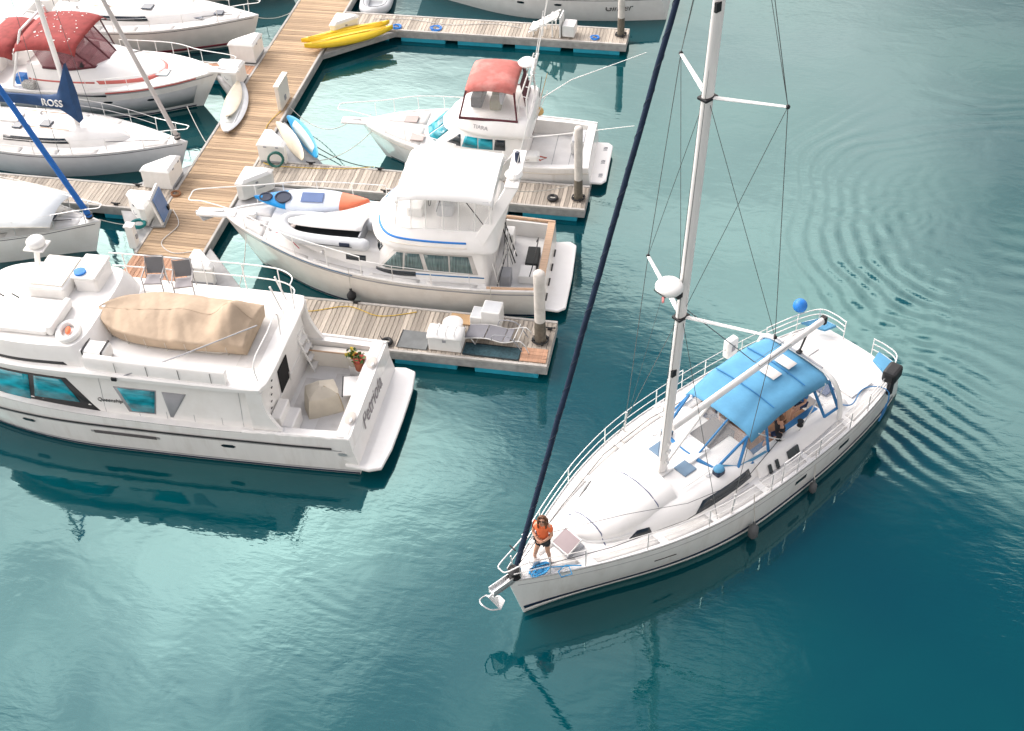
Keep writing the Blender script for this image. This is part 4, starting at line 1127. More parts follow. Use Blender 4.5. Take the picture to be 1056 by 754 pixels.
# fenders hanging along the port side
def fender(label, top, length, r, m, rope_to=None, group='fenders'):
    t = thing('fender', label, 'fender', top, 0, group)
    MB().lathe([(.02, -length - .06), (r * .5, -length), (r, -length + r * .8), (r, -r * .8), (r * .5, -.02), (.03, .05)], (0, 0, 0), 14).build('body', m, t, smooth=50)
    MB().lathe([(.03, .04), (.045, .08), (.03, .12)], (0, 0, 0), 8).build('eye', m, t)
    if rope_to is not None: tube('line', [(0, 0, .1), Vector(rope_to) - Vector(top)], .012, ROPE, t, 5)
    return t
GREYF = mat('grey_fender', (.10, .105, .11), .5)
p = SHULL.pt(-1.25, .62, 1, .16); q = SHULL.pt(-1.25, 0, 1, -.06)
fender('dark grey fender hanging at the middle of the moving sailboat port side', sw(p.x, p.y, p.z + .05), .5, .13, GREYF, sw(q.x, q.y, q.z + .3))
p = SHULL.pt(-3.65, .7, 1, .14); q = SHULL.pt(-3.65, 0, 1, -.06)
fender('small dark fender hanging farther aft on the moving sailboat port side', sw(p.x, p.y, p.z), .38, .1, GREYF, sw(q.x, q.y, q.z + .3))

# light blue line flaked on the foredeck
pts = []
for i in range(90):
    a = i * .62; pts.append(sw(4.35 + .30 * math.cos(a) * (.5 + .5 * math.sin(i * .11)) , .18 + .12 * math.sin(a) + .006 * i * .3, 1.62 + .02 * math.sin(i * .7) + .0006 * i))
pts += [sw(4.0, .45, 1.62), sw(3.75, .62, 1.6), sw(3.85, .85, 1.6), sw(4.1, .75, 1.6), sw(4.05, .58, 1.6), sw(3.8, .55, 1.6), sw(3.5, .8, 1.58)]
tag(MB().tube([tuple(v) for v in pts], .016, 5).build('rope_coil', BLUEROPE, None, smooth=60), 'light blue rope flaked on the sailboat foredeck at the woman\'s feet', 'rope')

# woman in orange on the bow, arms folded low in front of her
stand = dict(pelvis=(0, 0, .90), waist=(.01, 0, 1.06), chest=(.01, 0, 1.24), shoulders=(-.01, 0, 1.40), neck=(.01, 0, 1.47), jaw=(.035, 0, 1.535), head=(.03, 0, 1.60), crown=(.01, 0, 1.66),
    shoL=(0, .17, 1.385), elbL=(.05, .25, 1.12), wriL=(.22, .08, 1.03), palmL=(.25, .01, 1.02), shoR=(0, -.17, 1.385), elbR=(.05, -.25, 1.12), wriR=(.23, -.07, 1.05), palmR=(.26, 0, 1.06),
    hipL=(0, .09, .86), kneL=(.05, .13, .48), calL=(.0, .14, .34), ankL=(-.02, .16, .09), heeL=(-.04, .16, .04), toeL=(.15, .19, .022),
    hipR=(0, -.09, .86), kneR=(.10, -.16, .48), calR=(.08, -.19, .34), ankR=(.06, -.22, .09), heeR=(.04, -.22, .04), toeR=(.23, -.26, .022), face=(1, .1, .15))
wp = sw(4.08, .08, 0)
person('woman in an orange top, black shorts and sunglasses standing on the sailboat bow', (wp.x, wp.y, 1.575), R(-98), stand, scale=.96)
sit = dict(stand)
sit.update(pelvis=(0, 0, .10), waist=(.02, 0, .27), chest=(.05, 0, .46), shoulders=(.05, 0, .62), neck=(.07, 0, .69), jaw=(.10, 0, .755), head=(.10, 0, .82), crown=(.08, 0, .88),
    shoL=(.06, .17, .6), elbL=(.16, .26, .36), wriL=(.38, .20, .30), palmL=(.45, .18, .29), shoR=(.06, -.17, .6), elbR=(.18, -.30, .36), wriR=(.40, -.26, .26), palmR=(.47, -.25, .25),
    hipL=(.05, .1, .09), kneL=(.46, .13, .12), calL=(.48, .13, -.04), ankL=(.44, .13, -.34), heeL=(.42, .13, -.39), toeL=(.6, .14, -.41),
    hipR=(.05, -.1, .09), kneR=(.46, -.13, .12), calR=(.48, -.13, -.04), ankR=(.44, -.13, -.34), heeR=(.42, -.13, -.39), toeR=(.6, -.14, -.41), face=(1, 0, .05))
wp = sw(-3.5, .98, 0)
person('person in dark clothes seated on the port side of the sailboat cockpit, arm out', (wp.x, wp.y, 1.235), SH + R(-30), sit, shirt=CLOTHB, pants=CLOTHN, glasses=False, long_hair=False, sleeves=.45)
wp = sw(-2.75, -.86, 0)
person('person in pale clothes seated under the front of the blue bimini', (wp.x, wp.y, 1.235), SH + R(50), sit, shirt=CLOTHW, pants=CLOTHN, glasses=False, long_hair=False, sleeves=.7)
wp = sw(-4.95, .45, 0)
person('person in blue seated at the wheel behind the blue bimini side curtain', (wp.x, wp.y, 1.2), SH + R(0), sit, shirt=BLUEDK, pants=CLOTHN, glasses=False, long_hair=False, sleeves=.7)
# ------------------------------------------------------------------ big motor yacht, lower left
def build_yacht():
    t = thing('motor_yacht', 'large white motor yacht with tan covered tender on its upper deck', 'yacht', (-9.4, 24.45, 0), PI)
    beam = [(0, 2.02), (2, 2.1), (6, 2.16), (9, 2.1), (11.5, 1.75), (14, 1.0), (15.6, .4), (16.4, .03)]
    sheer = [(0, 1.45), (2.4, 1.42), (4, 1.38), (8, 1.45), (12, 1.75), (16.4, 2.3)]
    H = Hull(beam, sheer, wlk=.93, rake=1.4, depth=.8, bow_wl=.3, trans_rake=-.12)
    H.build(HULLM, t)
    H.deck(DECK, t, .03, 0, wells=((.38, 2.35, .30, .72),))
    H.strip('rub_rail', RUBRAIL, t, 1.04, 1.11, .55, 14.5, off=.03)
    H.strip('lower_rub_line', mat('grey_line', (.3, .31, .33), .5), t, .98, 1.0, .3, 14.5, off=.012)
    H.strip('spray_line', GREYPL, t, .14, .17, -.0, 15, off=.012)
    H.strip('boot_stripe', NAVY, t, .02, .09, -.0, 15, off=.008)
    lv = H.patch('hull_louvre', mat('louvre_grey', (.32, .32, .32), .5), t, 5.5, 7.55, .70, .84, 1, .012, 8, .03)
    for i in range(5): tube('louvre_slat', [H.pt(5.6, 1 - (.715 + i * .026) / H.z(5.6), 1, .02), H.pt(7.45, 1 - (.715 + i * .026) / H.z(7.45), 1, .02)], .007, RUBRAIL, lv, 4)
    for xa in (3.3, 9.3): H.patch('hull_port', GLASS, t, xa, xa + .42, .70, .82, 1, .014, 6, .05)
    H.patch('exhaust_plate', STEEL, t, .18, .42, .78, .92, 1, .014, 4, .04)
    H.rail('gunwale_cap', GEL, t, .06, .0, -.06, 0, 3.0)
    # swim platform
    P = [(.25, 2.0), (-.45, 2.08), (-.78, 1.95), (-.88, 1.2), (-.9, 0)]
    poly = [(x, y) for x, y in P] + [(x, -y) for x, y in reversed(P[:-1])]
    MB().prism(poly, .33, .45).build('swim_platform', GEL, t, bevel=.04)
    # transom top with two hawse scoops and the name
    mb = MB(); rings = []
    for i in range(13):
        y = lerp(-1.98, 1.98, i / 12)
        rings.append([(.42, y, .72), (.42, y, 1.46), (.36, y, 1.53), (.16, y, 1.53), (.07, y, 1.47), (-.155, y, .44)])
    trn = mb.loft(rings).build('transom', GEL, t, smooth=40)
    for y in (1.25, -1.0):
        MB().ball((.18, y, 1.535), .2, 14, 6, (.75, 1.25, .08)).build('hawse_scoop', mat('scoop_shade', (.5, .46, .42), .5), trn, smooth=60)  # darker colour on a raised disc stands in for the hollow's shade
        MB().ball((.12, y + .1, 1.55), .07, 8, 6, (.7, 1.3, .5)).build('hawse_cleat', STEEL, trn, smooth=60)
    fr = frame((-.062, .05, 1.0), (0, -1, 0), (.225, 0, 1.03))
    text('boat_name', 'Petriola', mat('name_grey', (.26, .24, .25), .5), trn, fr, .60, .35)
    # deckhouse
    ctrl = [(2.4, 0), (2.4, 1.0), (2.42, 1.82), (2.7, 1.92), (5, 1.94), (8, 1.94), (10.6, 1.75), (12.2, 1.1), (12.7, 0)]
    D = House(ctrl, [(1.2, 2.4, 12.7, 1.0), (1.6, 2.4, 12.6, .985), (2.4, 2.4, 12.1, .93), (2.78, 2.4, 11.8, .915)], 6)
    D.build('deckhouse', GEL, t, smooth=40)
    for s in (1, -1):
        # big saloon window: dark frame, teal panes
        wf = D.window('window_frame', RUBRAIL, t, 7.15, 11.4, 1.40, 2.42, s, .010, 14, .85, -.3)
        D.window('saloon_pane', TEALGLASS, wf, 7.72, 9.1, 1.66, 2.36, s, .022, 8, .42, -.12)
        D.window('saloon_pane', TEALGLASS, wf, 9.25, 10.9, 1.52, 2.36, s, .022, 8, -.1, -.12)
        gf = D.window('galley_window_frame', GREYPL, t, 5.52, 6.30, 1.52, 2.34, s, .010, 8, -.14, .32)
        D.window('galley_window', TEALGLASS, gf, 5.55, 6.20, 1.56, 2.31, s, .018, 8, -.14, .3)
        D.window('triangle_window', GREYPL, t, 5.02, 5.10, 1.48, 2.32, s, .012, 6, -.5, .12)
        D.window('lower_moulding', GEL, t, 3.0, 12.0, 1.30, 1.36, s, .03, 14, 0, 0, .03)
    for i in range(4): # seams and fittings along the side
        x = 3.6 + i * .8; tube('panel_seam', [D.pt(D.qx(x, 1.4), 1.4, 1, .004), D.pt(D.qx(x, 1.65), 1.65, 1, .004)], .006, GREYPL, t, 4)
    mz = 1.85; q = D.qx(6.8, mz)
    a = D.pt(q, mz, 1, .02); b = D.pt(D.qx(6.7, mz), mz, 1, .02)
    text('side_lettering', 'Queenship', BLACK, t, frame(a, (b - a), (0, -.09, 1)), .17, .2)
    for x in (3.0, 7.0): tube('house_seam', [D.pt(D.qx(x, z), z, 1, .003) for z in (1.4, 1.8, 2.2, 2.7)], .006, GREYPL, t, 4)
    for xa, xb, ya, yb in ((2.6, 3.2, -1.2, 1.2), (5.2, 7.0, -1.5, -1.0)):
        MB().prism([(xa, ya), (xb, ya), (xb, yb), (xa, yb)], 2.969, 2.976).build('non_skid_panel', NONSKID, t)
    for xa, xb, ya, yb in ((.55, 1.35, -1.2, 1.5), (1.5, 2.2, -.9, .6)):
        MB().prism([(xa, ya), (xb, ya), (xb, yb), (xa, yb)], .746, .75).build('non_skid_panel', NONSKID, t)
    # aft wings curving down to the gunwale
    for s in (1, -1):
        mb = MB(); rings = []
        for i in range(9):
            u = i / 8; z = lerp(1.4, 2.8, u); x = 2.4 - .55 * (1 - u) ** 2.2 - .15 * u
            rings.append([(x, s * 1.98, z), (2.7, s * 1.985, z), (2.7, s * 1.86, z), (x, s * 1.86, z)])
        mb.loft(rings).build('aft_wing', GEL, t, smooth=50)
    # cockpit: bulkhead, door, step mouldings
    box('bulkhead', (2.42, 0, 1.75), (.06, 3.5, 2.1), GEL, t)
    dr = box('door', (2.37, .15, 1.5), (.03, .72, 1.5), mat('dark_opening', (.006, .006, .007), .8), t, bevel=.01)
    box('door_handle', (2.34, -.14, 1.5), (.03, .04, .3), STEEL, dr)
    box('cockpit_sole', (1.35, 0, .735), (1.85, 3.3, .02), DECK, t)
    box('inner_locker', (1.3, -1.58, 1.02), (1.7, .26, .58), CREAM, t, bevel=.03)
    tube('teak_rail', [(2.2, -1.44, 1.34), (.6, -1.44, 1.34)], .025, TEAK, t)
    box('settee_step', (2.05, 1.2, 1.0), (.6, .8, .5), GEL, t, bevel=.04)
    box('settee_step', (2.2, 1.2, 1.35), (.3, .8, .4), GEL, t, bevel=.04)
    # upper deck slab with overhang
    U = House([(2.15, 0), (2.15, 1.2), (2.25, 1.85), (2.7, 2.02), (6, 2.05), (9.5, 2.0), (11.3, 1.4), (11.9, 0)], [(2.76, 2.35, 11.9, .97), (2.82, 2.15, 12, 1.0), (2.93, 2.15, 12, 1.0), (2.97, 2.22, 11.9, .98)], 6)
    U.build('upper_deck', GEL, t, smooth=40)
    # upper bulwark along the near side
    for s in (1,):
        mb = MB(); rings = []
        for i in range(11):
            u = i / 10; x = lerp(3.2, 7.2, u); y = 1.90 - .10 * max(0, u - .6)
            rings.append([(x, y + .06, 2.96), (x, y + .05, 3.36), (x, y, 3.41), (x, y - .10, 3.41), (x, y - .14, 3.36), (x, y - .12, 2.96)])
        mb.loft(rings).build('upper_bulwark', GEL, t, smooth=50)
        for i in range(4):
            x = 3.6 + i * .9; tube('bulwark_seam', [(x, 1.965, 3.0), (x, 1.958, 3.34)], .008, RUBRAIL, t, 4)
    # flybridge
    F_ = House([(7.2, 0), (7.2, 1.1), (7.35, 1.72), (7.8, 1.86), (9.6, 1.84), (11.0, 1.35), (11.5, 0)], [(2.97, 7.0, 11.6, 1.0), (3.35, 7.2, 11.5, .97), (3.55, 7.35, 11.4, .93)], 6)
    F_.build('flybridge_coaming', GEL, t, smooth=45)
    F_.window('flybridge_shadow_strip', RUBRAIL, t, 7.75, 10.6, 3.0, 3.09, 1, .012, 10, .1, 0)  # dark strip laid on as a painted shadow line; no slot is cut
    box('helm_console', (9.1, -.85, 3.72), (1.15, 1.5, .42), GEL, t, bevel=.08)
    box('console_top', (9.1, -.85, 3.95), (1.0, 1.3, .06), CREAM, t, bevel=.02)
    box('console_top', (8.15, -1.1, 3.98), (.75, 1.1, .10), GEL, t, bevel=.04)
    box('helm_seat', (8.1, -1.05, 3.72), (.7, 1.0, .5), GEL, t, bevel=.08)
    box('sun_pad', (9.35, .75, 3.64), (1.9, 1.35, .16), DECK, t, bevel=.06)
    box('sun_pad_back', (8.3, .75, 3.72), (.2, 1.3, .3), GEL, t, bevel=.06)
    tube('console_rail', curve([(8.7, -.12, 4.0), (8.9, -.1, 4.14), (9.3, -.1, 4.14), (9.5, -.12, 4.0)], 4), .018, STEEL, t)
    for x in (10.2, 9.75): tube('helm_lever', [(x, .2, 3.75), (x + .12, .28, 3.95)], .02, BLACK, t)
    MB().lathe([(.02, 0), (.17, .0), (.17, .06), (.02, .08)], (8.3, -.78, 4.03), 14).build('blue_cap', BLUE, t, smooth=40)
    # deck hardware beside the ring: winch box
    box('fender_locker', (7.05, 1.45, 3.2), (.75, .5, .42), WHITEPL, t, bevel=.06)
    for x in (6.75, 7.3): box('locker_strap', (x, 1.45, 3.22), (.04, .52, .44), BLACK, t)
    # radar mast
    tube('radar_mast', [(9.9, -1.2, 3.5), (9.7, -1.2, 4.5)], .08, GEL, t, 10)
    MB().lathe([(.02, 0), (.24, .01), (.27, .08), (.26, .16), (.2, .22), (.02, .24)], (9.7, -1.25, 4.5), 20).build('radar_dome', WHITEPL, t, smooth=45)
    box('mast_platform', (9.7, -1.25, 4.46), (.6, .55, .05), GEL, t, bevel=.02)
    # upper rails far side and aft
    for h in (.45, .9):
        tube('upper_rail', curve([(8.0, -1.95, 2.97 + h), (5.5, -2.0, 2.97 + h), (3.2, -1.98, 2.97 + h), (2.45, -1.7, 2.97 + h), (2.35, -1.3, 2.97 + h)], 5), .02, WHITE_TUBE, t)
    for x, y in ((7.6, -1.96), (6.4, -1.98), (5.2, -2.0), (4.0, -1.99), (2.9, -1.88), (2.36, -1.35)):
        tube('rail_post', [(x, y, 2.95), (x, y, 3.87)], .018, WHITE_TUBE, t)
    tube('upper_rail', curve([(2.4, 1.7, 3.0), (2.4, 1.7, 3.7), (2.4, .6, 3.75), (2.4, -.2, 3.75), (2.4, -.2, 3.0)], 4), .018, WHITE_TUBE, t)
    # stair ladder from the upper deck to the cockpit
    for s in (-.22, .22):
        tube('ladder_rail', [(2.95, -1.5 + s, 3.75), (2.75, -1.5 + s, 3.0), (2.0, -1.35 + s, .78)], .028, WHITE_TUBE, t)
    for i in range(8):
        u = (i + .5) / 8; box('ladder_tread', (lerp(2.75, 2.0, u), lerp(-1.5, -1.35, u), lerp(3.0, .78, u)), (.16, .42, .035), GEL, t)
    # step treads with dark grips going down the near side of the cockpit bulkhead
    for i in range(8):
        u = i / 7; box('grip_strip', (2.36, lerp(1.5, .9, u), lerp(1.3, 2.55, u)), (.02, .07, .03), RUBRAIL, t)
    # side hardware
    for x in (3.2, 4.6, 6.0, 7.4): box('side_fitting', D.pt(D.qx(x, 1.32), 1.36, 1, .05), (.07, .05, .04), BLACK, t)
    tube('boat_hook', [(6.35, 2.06, 2.85), (4.4, 1.6, 3.6), (2.4, 1.05, 4.4)], .018, GREYPL, t, 6)
    box('hook_cleat', (6.35, 2.05, 2.86), (.14, .1, .1), BLACK, t)
    return t
build_yacht()

# covered tender on the upper deck
def tender():
    t = thing('covered_tender', 'small boat under a wrinkled tan canvas cover on the yacht upper deck', 'boat', (-14.65, 24.42, 2.97), PI)
    rings = []; N = 70; NC = 36
    for i in range(N + 1):
        u = i / N; x = lerp(-2.25, 2.25, u)     # local +x forward (towards the left of the photo)
        w = .98 * (1 - max(0, (u - .5) / .5) ** 2.6) ** .6 if u > .5 else .98 * (.9 + .1 * math.sin(PI * u))
        w = max(w, .05)
        ridge = .66 + .58 * math.exp(-((u - .13) / .085) ** 2) + .16 * math.exp(-((u - .45) / .15) ** 2) - .12 * max(0, u - .6)
        sheer_ = .46 + .08 * u
        r_ = []
        for j in range(NC + 1):
            a = -1 + 2 * j / NC
            fold = abs(noise.noise(Vector((x * 1.9 + a * 1.3, a * .7, 4.2)))); nx = noise.noise(Vector((x * 1.3, a * 1.6, 1.3))) * .07 - (1 - min(1, fold * 4)) * .035 + noise.noise(Vector((x * 5, a * 3, 7))) * .012
            if abs(a) > .72:
                q = (abs(a) - .72) / .28; y = w * (1.0 - .1 * q); z = lerp(sheer_, .12, q)
            else:
                q = abs(a) / .72; y = w * q ** .9; z = lerp(ridge, sheer_, q ** 1.25)
            r_.append((x, math.copysign(y, a) + nx * .5, z + nx))
        rings.append(r_)
    MB().loft(rings, True, True, closed=True).build('canvas_cover', TAN, t, smooth=120)
    for x in (-1.3, 1.2):
        MB().prism([(x - .12, -.6), (x + .12, -.6), (x + .12, .6), (x - .12, .6)], 0, .2).build('cradle', GEL, t)
    tube('cover_rope', [(-2.2, .75, .14)] + [(x, .86 - max(0, x - .6) * .28, .13) for x in (-1.4, -.6, .2, 1.0, 1.7)] + [(2.2, .1, .2)], .014, ROPE, t)
    tube('cover_seam', [rings[i][NC // 2] for i in range(0, N + 1, 2)], .010, TAN, t)
    for i in range(8, N, 9):
        a, b = Vector(rings[i][NC - 4]), Vector(rings[i][NC]); tube('tie_down', [a + Vector((0, .01, 0)), b + Vector((0, .03, -.05)), (b.x, .5, .02)], .008, ROPE, t, 4)
    return t
tender()

def chair(label, x, y, z, rz):
    t = thing('chair', label, 'chair', (x, y, z), rz, 'grey deck chairs on the yacht upper deck')
    fr = mat('chair_frame', (.34, .33, .33), .45, metal=.3); sl = mat('chair_sling', (.16, .165, .175), .8); se = mat('chair_seat', (.36, .34, .35), .8)
    MB().slab([Vector((.26, -.24, .44)), Vector((.26, .24, .44)), Vector((-.22, .24, .40)), Vector((-.22, -.24, .40))], .02).build('seat', se, t)
    MB().slab([Vector((-.22, -.24, .47)), Vector((-.22, .24, .47)), Vector((-.38, .24, .92)), Vector((-.38, -.24, .92))], .02).build('backrest', sl, t)
    for s in (-1, 1):
        tube('leg', [(.28, s * .27, 0), (.24, s * .27, .64)], .017, fr, t); tube('leg', [(-.34, s * .27, 0), (-.16, s * .27, .42), (-.40, s * .26, .95)], .017, fr, t)
        tube('armrest', [(.27, s * .28, .64), (-.26, s * .28, .66)], .022, fr, t)
    tube('back_bar', [(-.40, -.26, .95), (-.40, .26, .95)], .016, fr, t); tube('front_bar', [(.25, -.26, .43), (.25, .26, .43)], .016, fr, t)
    return t
chair('grey sling deck chair on the yacht upper deck, the left of two', -15.95, 26.0, 2.972, R(-80))
chair('grey sling deck chair on the yacht upper deck, the right of two', -15.05, 25.98, 2.972, R(-72))

t = thing('life_ring', 'white life ring holder with an orange centre on the yacht flybridge', 'life ring', (-17.25, 23.25, 3.57), R(20))
P = [Vector((.26 * math.cos(a), .36 * math.sin(a), .05)) for a in [2 * PI * i / 24 for i in range(24)]]
tube('ring', P, .09, WHITEPL, t, 10, True); MB().ball((0, 0, .08), .1, 10, 6, (.8, 1.7, .5)).build('light', ORANGE, t, smooth=60)

t = thing('covered_locker', 'beige vinyl covered box standing in the yacht cockpit', 'covered box', (-10.75, 24.3, .745), R(28))
mb = MB(); rings = []
for z, k in ((0, 1.06), (.25, 1.02), (.55, .97), (.62, .92), (.74, .55), (.8, .12)):
    rings.append([(k * x + .02 * math.sin(7 * z + x * 5), k * y + .02 * math.cos(5 * z + y * 4), z + .03 * math.sin(x * 9 + y * 4)) for x, y in ((-.45, -.38), (0, -.41), (.45, -.38), (.48, 0), (.45, .38), (0, .41), (-.45, .38), (-.48, 0))])
mb.loft(rings).build('cover', BEIGE, t, smooth=25)
tube('cover_hem', [rings[0][i] for i in range(8)], .02, BEIGE, t, 6, True)
tube('cover_fold', [rings[0][2], rings[3][2], rings[5][2]], .012, mat('tan_piping', (.42, .33, .22), .8), t)
for (x, y, col, lab, fl) in ((-10.0, 25.55, TERRA, 'terracotta flower pot at the yacht transom', (.55, .10, .08)), (-10.25, 25.72, mat('pale_pot', (.6, .57, .5), .7), 'pale pot of yellow flowers beside the terracotta pot on the yacht', (.75, .55, .08))):
    t = thing('flower_pot', lab, 'flower pot', (x, y, .745), 0, 'flower pots in the yacht cockpit')
    MB().lathe([(.10, .55), (.12, .58), (.15, .85), (.165, .85), (.165, .9), (.13, .9), (.12, .86)], (0, 0, -.2), 14).build('pot', col, t, smooth=40)
    box('stand', (0, 0, .18), (.22, .22, .36), GEL, t, bevel=.02)
    mb = MB(); fm = mat('petals_%d' % int(fl[1] * 100), fl, .7, var=.3, scale=20); mf = MB()
    for i in range(46):
        a, r_, z = random.random() * 6.28, random.random() ** .5 * .17, .72 + random.random() * .2
        c = Vector((r_ * math.cos(a), r_ * math.sin(a), z)); n = Vector((random.uniform(-1, 1), random.uniform(-1, 1), random.uniform(.2, 1))).normalized(); u = n.orthogonal() * .05; v = n.cross(u)
        (mf if i % 2 else mb).add([c + u, c + v, c - u, c - v], [(0, 1, 2, 3)])
    mb.build('leaves', LEAF, t); mf.build('flowers', fm, t)
t = thing('serving_tray', 'white dark-edged table leaf lying in the yacht cockpit by the transom', 'tray', (-10.05, 24.85, 1.08), R(14))
box('top', (0, 0, .02), (.5, .78, .03), GEL, t); box('leg', (0, 0, -.17), (.12, .12, .34), GEL, t)
for s in (-1, 1): box('edge', (s * .255, 0, .02), (.035, .82, .045), BLACK, t)

# ------------------------------------------------------------------ trawler with white flybridge top
def build_trawler():
    rz = PI + R(2.4)
    t = thing('trawler_yacht', 'white trawler with white flybridge top and a dinghy on its foredeck', 'motor boat', (-5.5, 31.62, 0), rz)
    beam = [(0, 1.86), (1.5, 1.98), (4, 2.02), (6, 1.92), (7.6, 1.6), (9, 1.05), (10, .5), (10.55, .03)]
    sheer = [(0, 1.05), (2, 1.08), (4.5, 1.2), (7, 1.48), (9, 1.78), (10.55, 2.0)]
    H = Hull(beam, sheer, wlk=.93, rake=1.0, depth=.7, bow_wl=.22, trans_rake=-.05, flare=.3)
    H.build(mat('gelcoat_offwhite', (.74, .71, .66), .32, coat=.3, var=.04, dirt=(.5, .42, .33), dirt_amt=.35), t)
    H.deck(DECK, t, .05, 0, wells=((.18, 1.75, .26, .52),))
    H.strip('boot_stripe', NAVY, t, .02, .1, 0, 10.2)
    for s in (1, -1):
        for xa, xb in ((2.0, 3.6), (3.8, 5.4), (5.6, 7.2), (7.4, 8.6)): deck_patch(H, t, xa, xb, .86, .96, s, .05)
        deck_patch(H, t, 9.0, 9.9, .1, .85, s, .05, n=6)
    H.strip('rub_rail', GREYPL, t, lambda x: H.z(x) - .09, lambda x: H.z(x) - .05, 0, 10.4, off=.03)
    H.strip('upper_line', BLUEDK, t, lambda x: H.z(x) + .0 - .03, lambda x: H.z(x) - .005, 5.9, 9, off=.01)
    H.rail('cap_rail', GEL, t, .045, .02, -.05)
    tk = H.rail('teak_cap_rail', TEAK, t, .06, .05, -.12, 0, 1.7)
    box('teak_transom_cap', (.1, 0, 1.10), (.24, 3.5, .05), TEAK, t, bevel=.01)
    box('cockpit_sole', (.95, 0, .535), (1.5, 3.2, .02), DECK, t)
    P = [(0, 1.72), (-.5, 1.78), (-.72, 1.6), (-.76, 0)]
    MB().prism([(x, y) for x, y in P] + [(x, -y) for x, y in reversed(P[:-1])], .24, .33).build('swim_platform', GEL, t, bevel=.03)
    for y in (-1.1, -.35, .4, 1.15): box('platform_slot', (-.06, y, .334), (.05, .38, .012), BLACK, t)
    # raised foredeck trunk and house
    T = House([(5.0, 0), (5.0, 1.0), (5.1, 1.42), (6.4, 1.34), (7.8, .95), (8.6, .5), (8.9, 0)], [(1.2, 5, 8.95, 1.03), (1.55, 5, 8.8, 1), (1.78, 5, 8.5, .93), (1.84, 5, 8.3, .85)], 6)
    T.build('trunk_cabin', GEL, t, smooth=50)
    for s in (1, -1): T.window('trunk_window', GLASS, t, 5.55, 6.2, 1.52, 1.70, s, .012, 6)
    D = House([(1.7, 0), (1.7, .9), (1.72, 1.55), (2.1, 1.62), (3.6, 1.62), (4.9, 1.55), (5.45, 1.1), (5.6, 0)], [(1.05, 1.7, 5.75, 1.02), (1.35, 1.7, 5.7, 1.0), (2.05, 1.75, 5.2, .95), (2.25, 1.75, 5.1, .94)], 6)
    D.build('deckhouse', GEL, t, smooth=40)
    for s in (1, -1):
        ws_ = D.window('window_surround', mat('pale_frame', (.6, .58, .55), .4), t, 1.98, 5.15, 1.40, 2.08, s, .006, 12, .18, -.55)
        for a, b, sa, sb in ((2.15, 2.85, .12, 0), (2.9, 3.55, 0, .12), (3.68, 4.3, .12, -.05), (4.36, 5.02, -.05, -.5)):
            D.window('side_window', TEALGLASS if s < 0 else mat('curtained_glass', (.10, .16, .16), .08, spec=.8, var=.6, scale=5, stretch=(6, 1, .4)), ws_, a, b, 1.45, 2.03, s, .016, 5, sa, sb)
        D.window('accent_line', BLUEDK, t, 1.8, 6.0, 1.29, 1.33, s, .012, 12)
        D.window('vent_slit', GLASS, t, 3.95, 5.35, 1.22, 1.38, s, .02, 8)
    # front windscreen
    for i in range(3):
        q0, q1 = ((.80, .86), (.87, .93), (.94, .999))[i]
        D.band('windscreen', GLASS, t, q0, q1, 1.5, 2.02, .016, 4)
    # flybridge
    F_ = House([(1.35, 0), (1.35, .9), (1.42, 1.55), (1.9, 1.72), (3.6, 1.74), (4.8, 1.55), (5.35, .9), (5.5, 0)], [(2.24, 1.5, 5.35, .97), (2.3, 1.35, 5.5, 1.0), (2.4, 1.35, 5.5, 1.0), (2.72, 1.5, 5.15, .93), (2.92, 1.6, 4.75, .85)], 6)
    F_.build('flybridge', GEL, t, smooth=45)
    F_.band('blue_accent', BLUE, t, .36, .93, 2.60, 2.66, .012, 40)
    F_.band('side_mould', CREAM, t, .36, .9, 2.46, 2.5, .012, 30)
    # helm inside the enclosure
    box('helm_console', (4.0, .2, 3.05), (.5, 1.3, .35), WHITEPL, t, bevel=.05)
    box('helm_seat', (3.1, .45, 3.1), (.5, .6, .45), HYPALON, t, bevel=.06); box('helm_seat', (3.1, -.5, 3.1), (.5, .6, .45), HYPALON, t, bevel=.06)
    W_ = [Vector((3.62, .3 + .2 * math.cos(a), 3.2 + .2 * math.sin(a))) for a in [2 * PI * i / 20 for i in range(20)]]
    tube('steering_wheel', W_, .015, BLACK, t, 5, True)
    # top
    rows = []
    canvas_top('flybridge_top', mat('white_canvas', (.80, .80, .79), .7, var=.03, bump=.2, bscale=6), t, [1.45, 1.5, 2.2, 3.0, 3.8, 4.35, 4.45], 2.75, [3.92, 4.04, 4.12, 4.14, 4.12, 4.04, 3.92], .05, .03, droop=.18)
    for s in (1, -1):
        for x in (1.55, 3.0, 4.35): tube('top_post', [(x, s * 1.3, 4.0), (x + (.15 if x > 4 else 0), s * 1.42, 2.9)], .02, WHITE_TUBE, t)
        for xa, xb in ((1.6, 2.95), (3.05, 4.35)):
            MB().slab([Vector((xa, s * 1.31, 3.95)), Vector((xb, s * 1.31, 3.95)), Vector((xb + .1, s * 1.43, 2.92)), Vector((xa, s * 1.43, 2.92))], .004).build('clear_curtain', VINYL, t)
        for xz in (2.0, 2.5, 3.5, 3.95): tube('curtain_zip', [(xz, s * 1.315, 3.95), (xz + .05, s * 1.435, 2.92)], .016, WHITE_TUBE, t, 5)
        tube('curtain_hem', [(1.55, s * 1.43, 2.92), (4.5, s * 1.43, 2.92)], .016, WHITE_TUBE, t)
        tube('support_strut', [(2.3, s * 1.32, 3.95), (1.6, s * 1.42, 2.92)], .014, BLACK, t); tube('support_strut', [(3.3, s * .9, 3.2), (3.05, s * 1.36, 3.95)], .012, BLACK, t)
    MB().slab([Vector((4.45, -1.3, 3.95)), Vector((4.45, 1.3, 3.95)), Vector((4.62, 1.3, 2.92)), Vector((4.62, -1.3, 2.92))], .004).build('clear_curtain', VINYL, t)
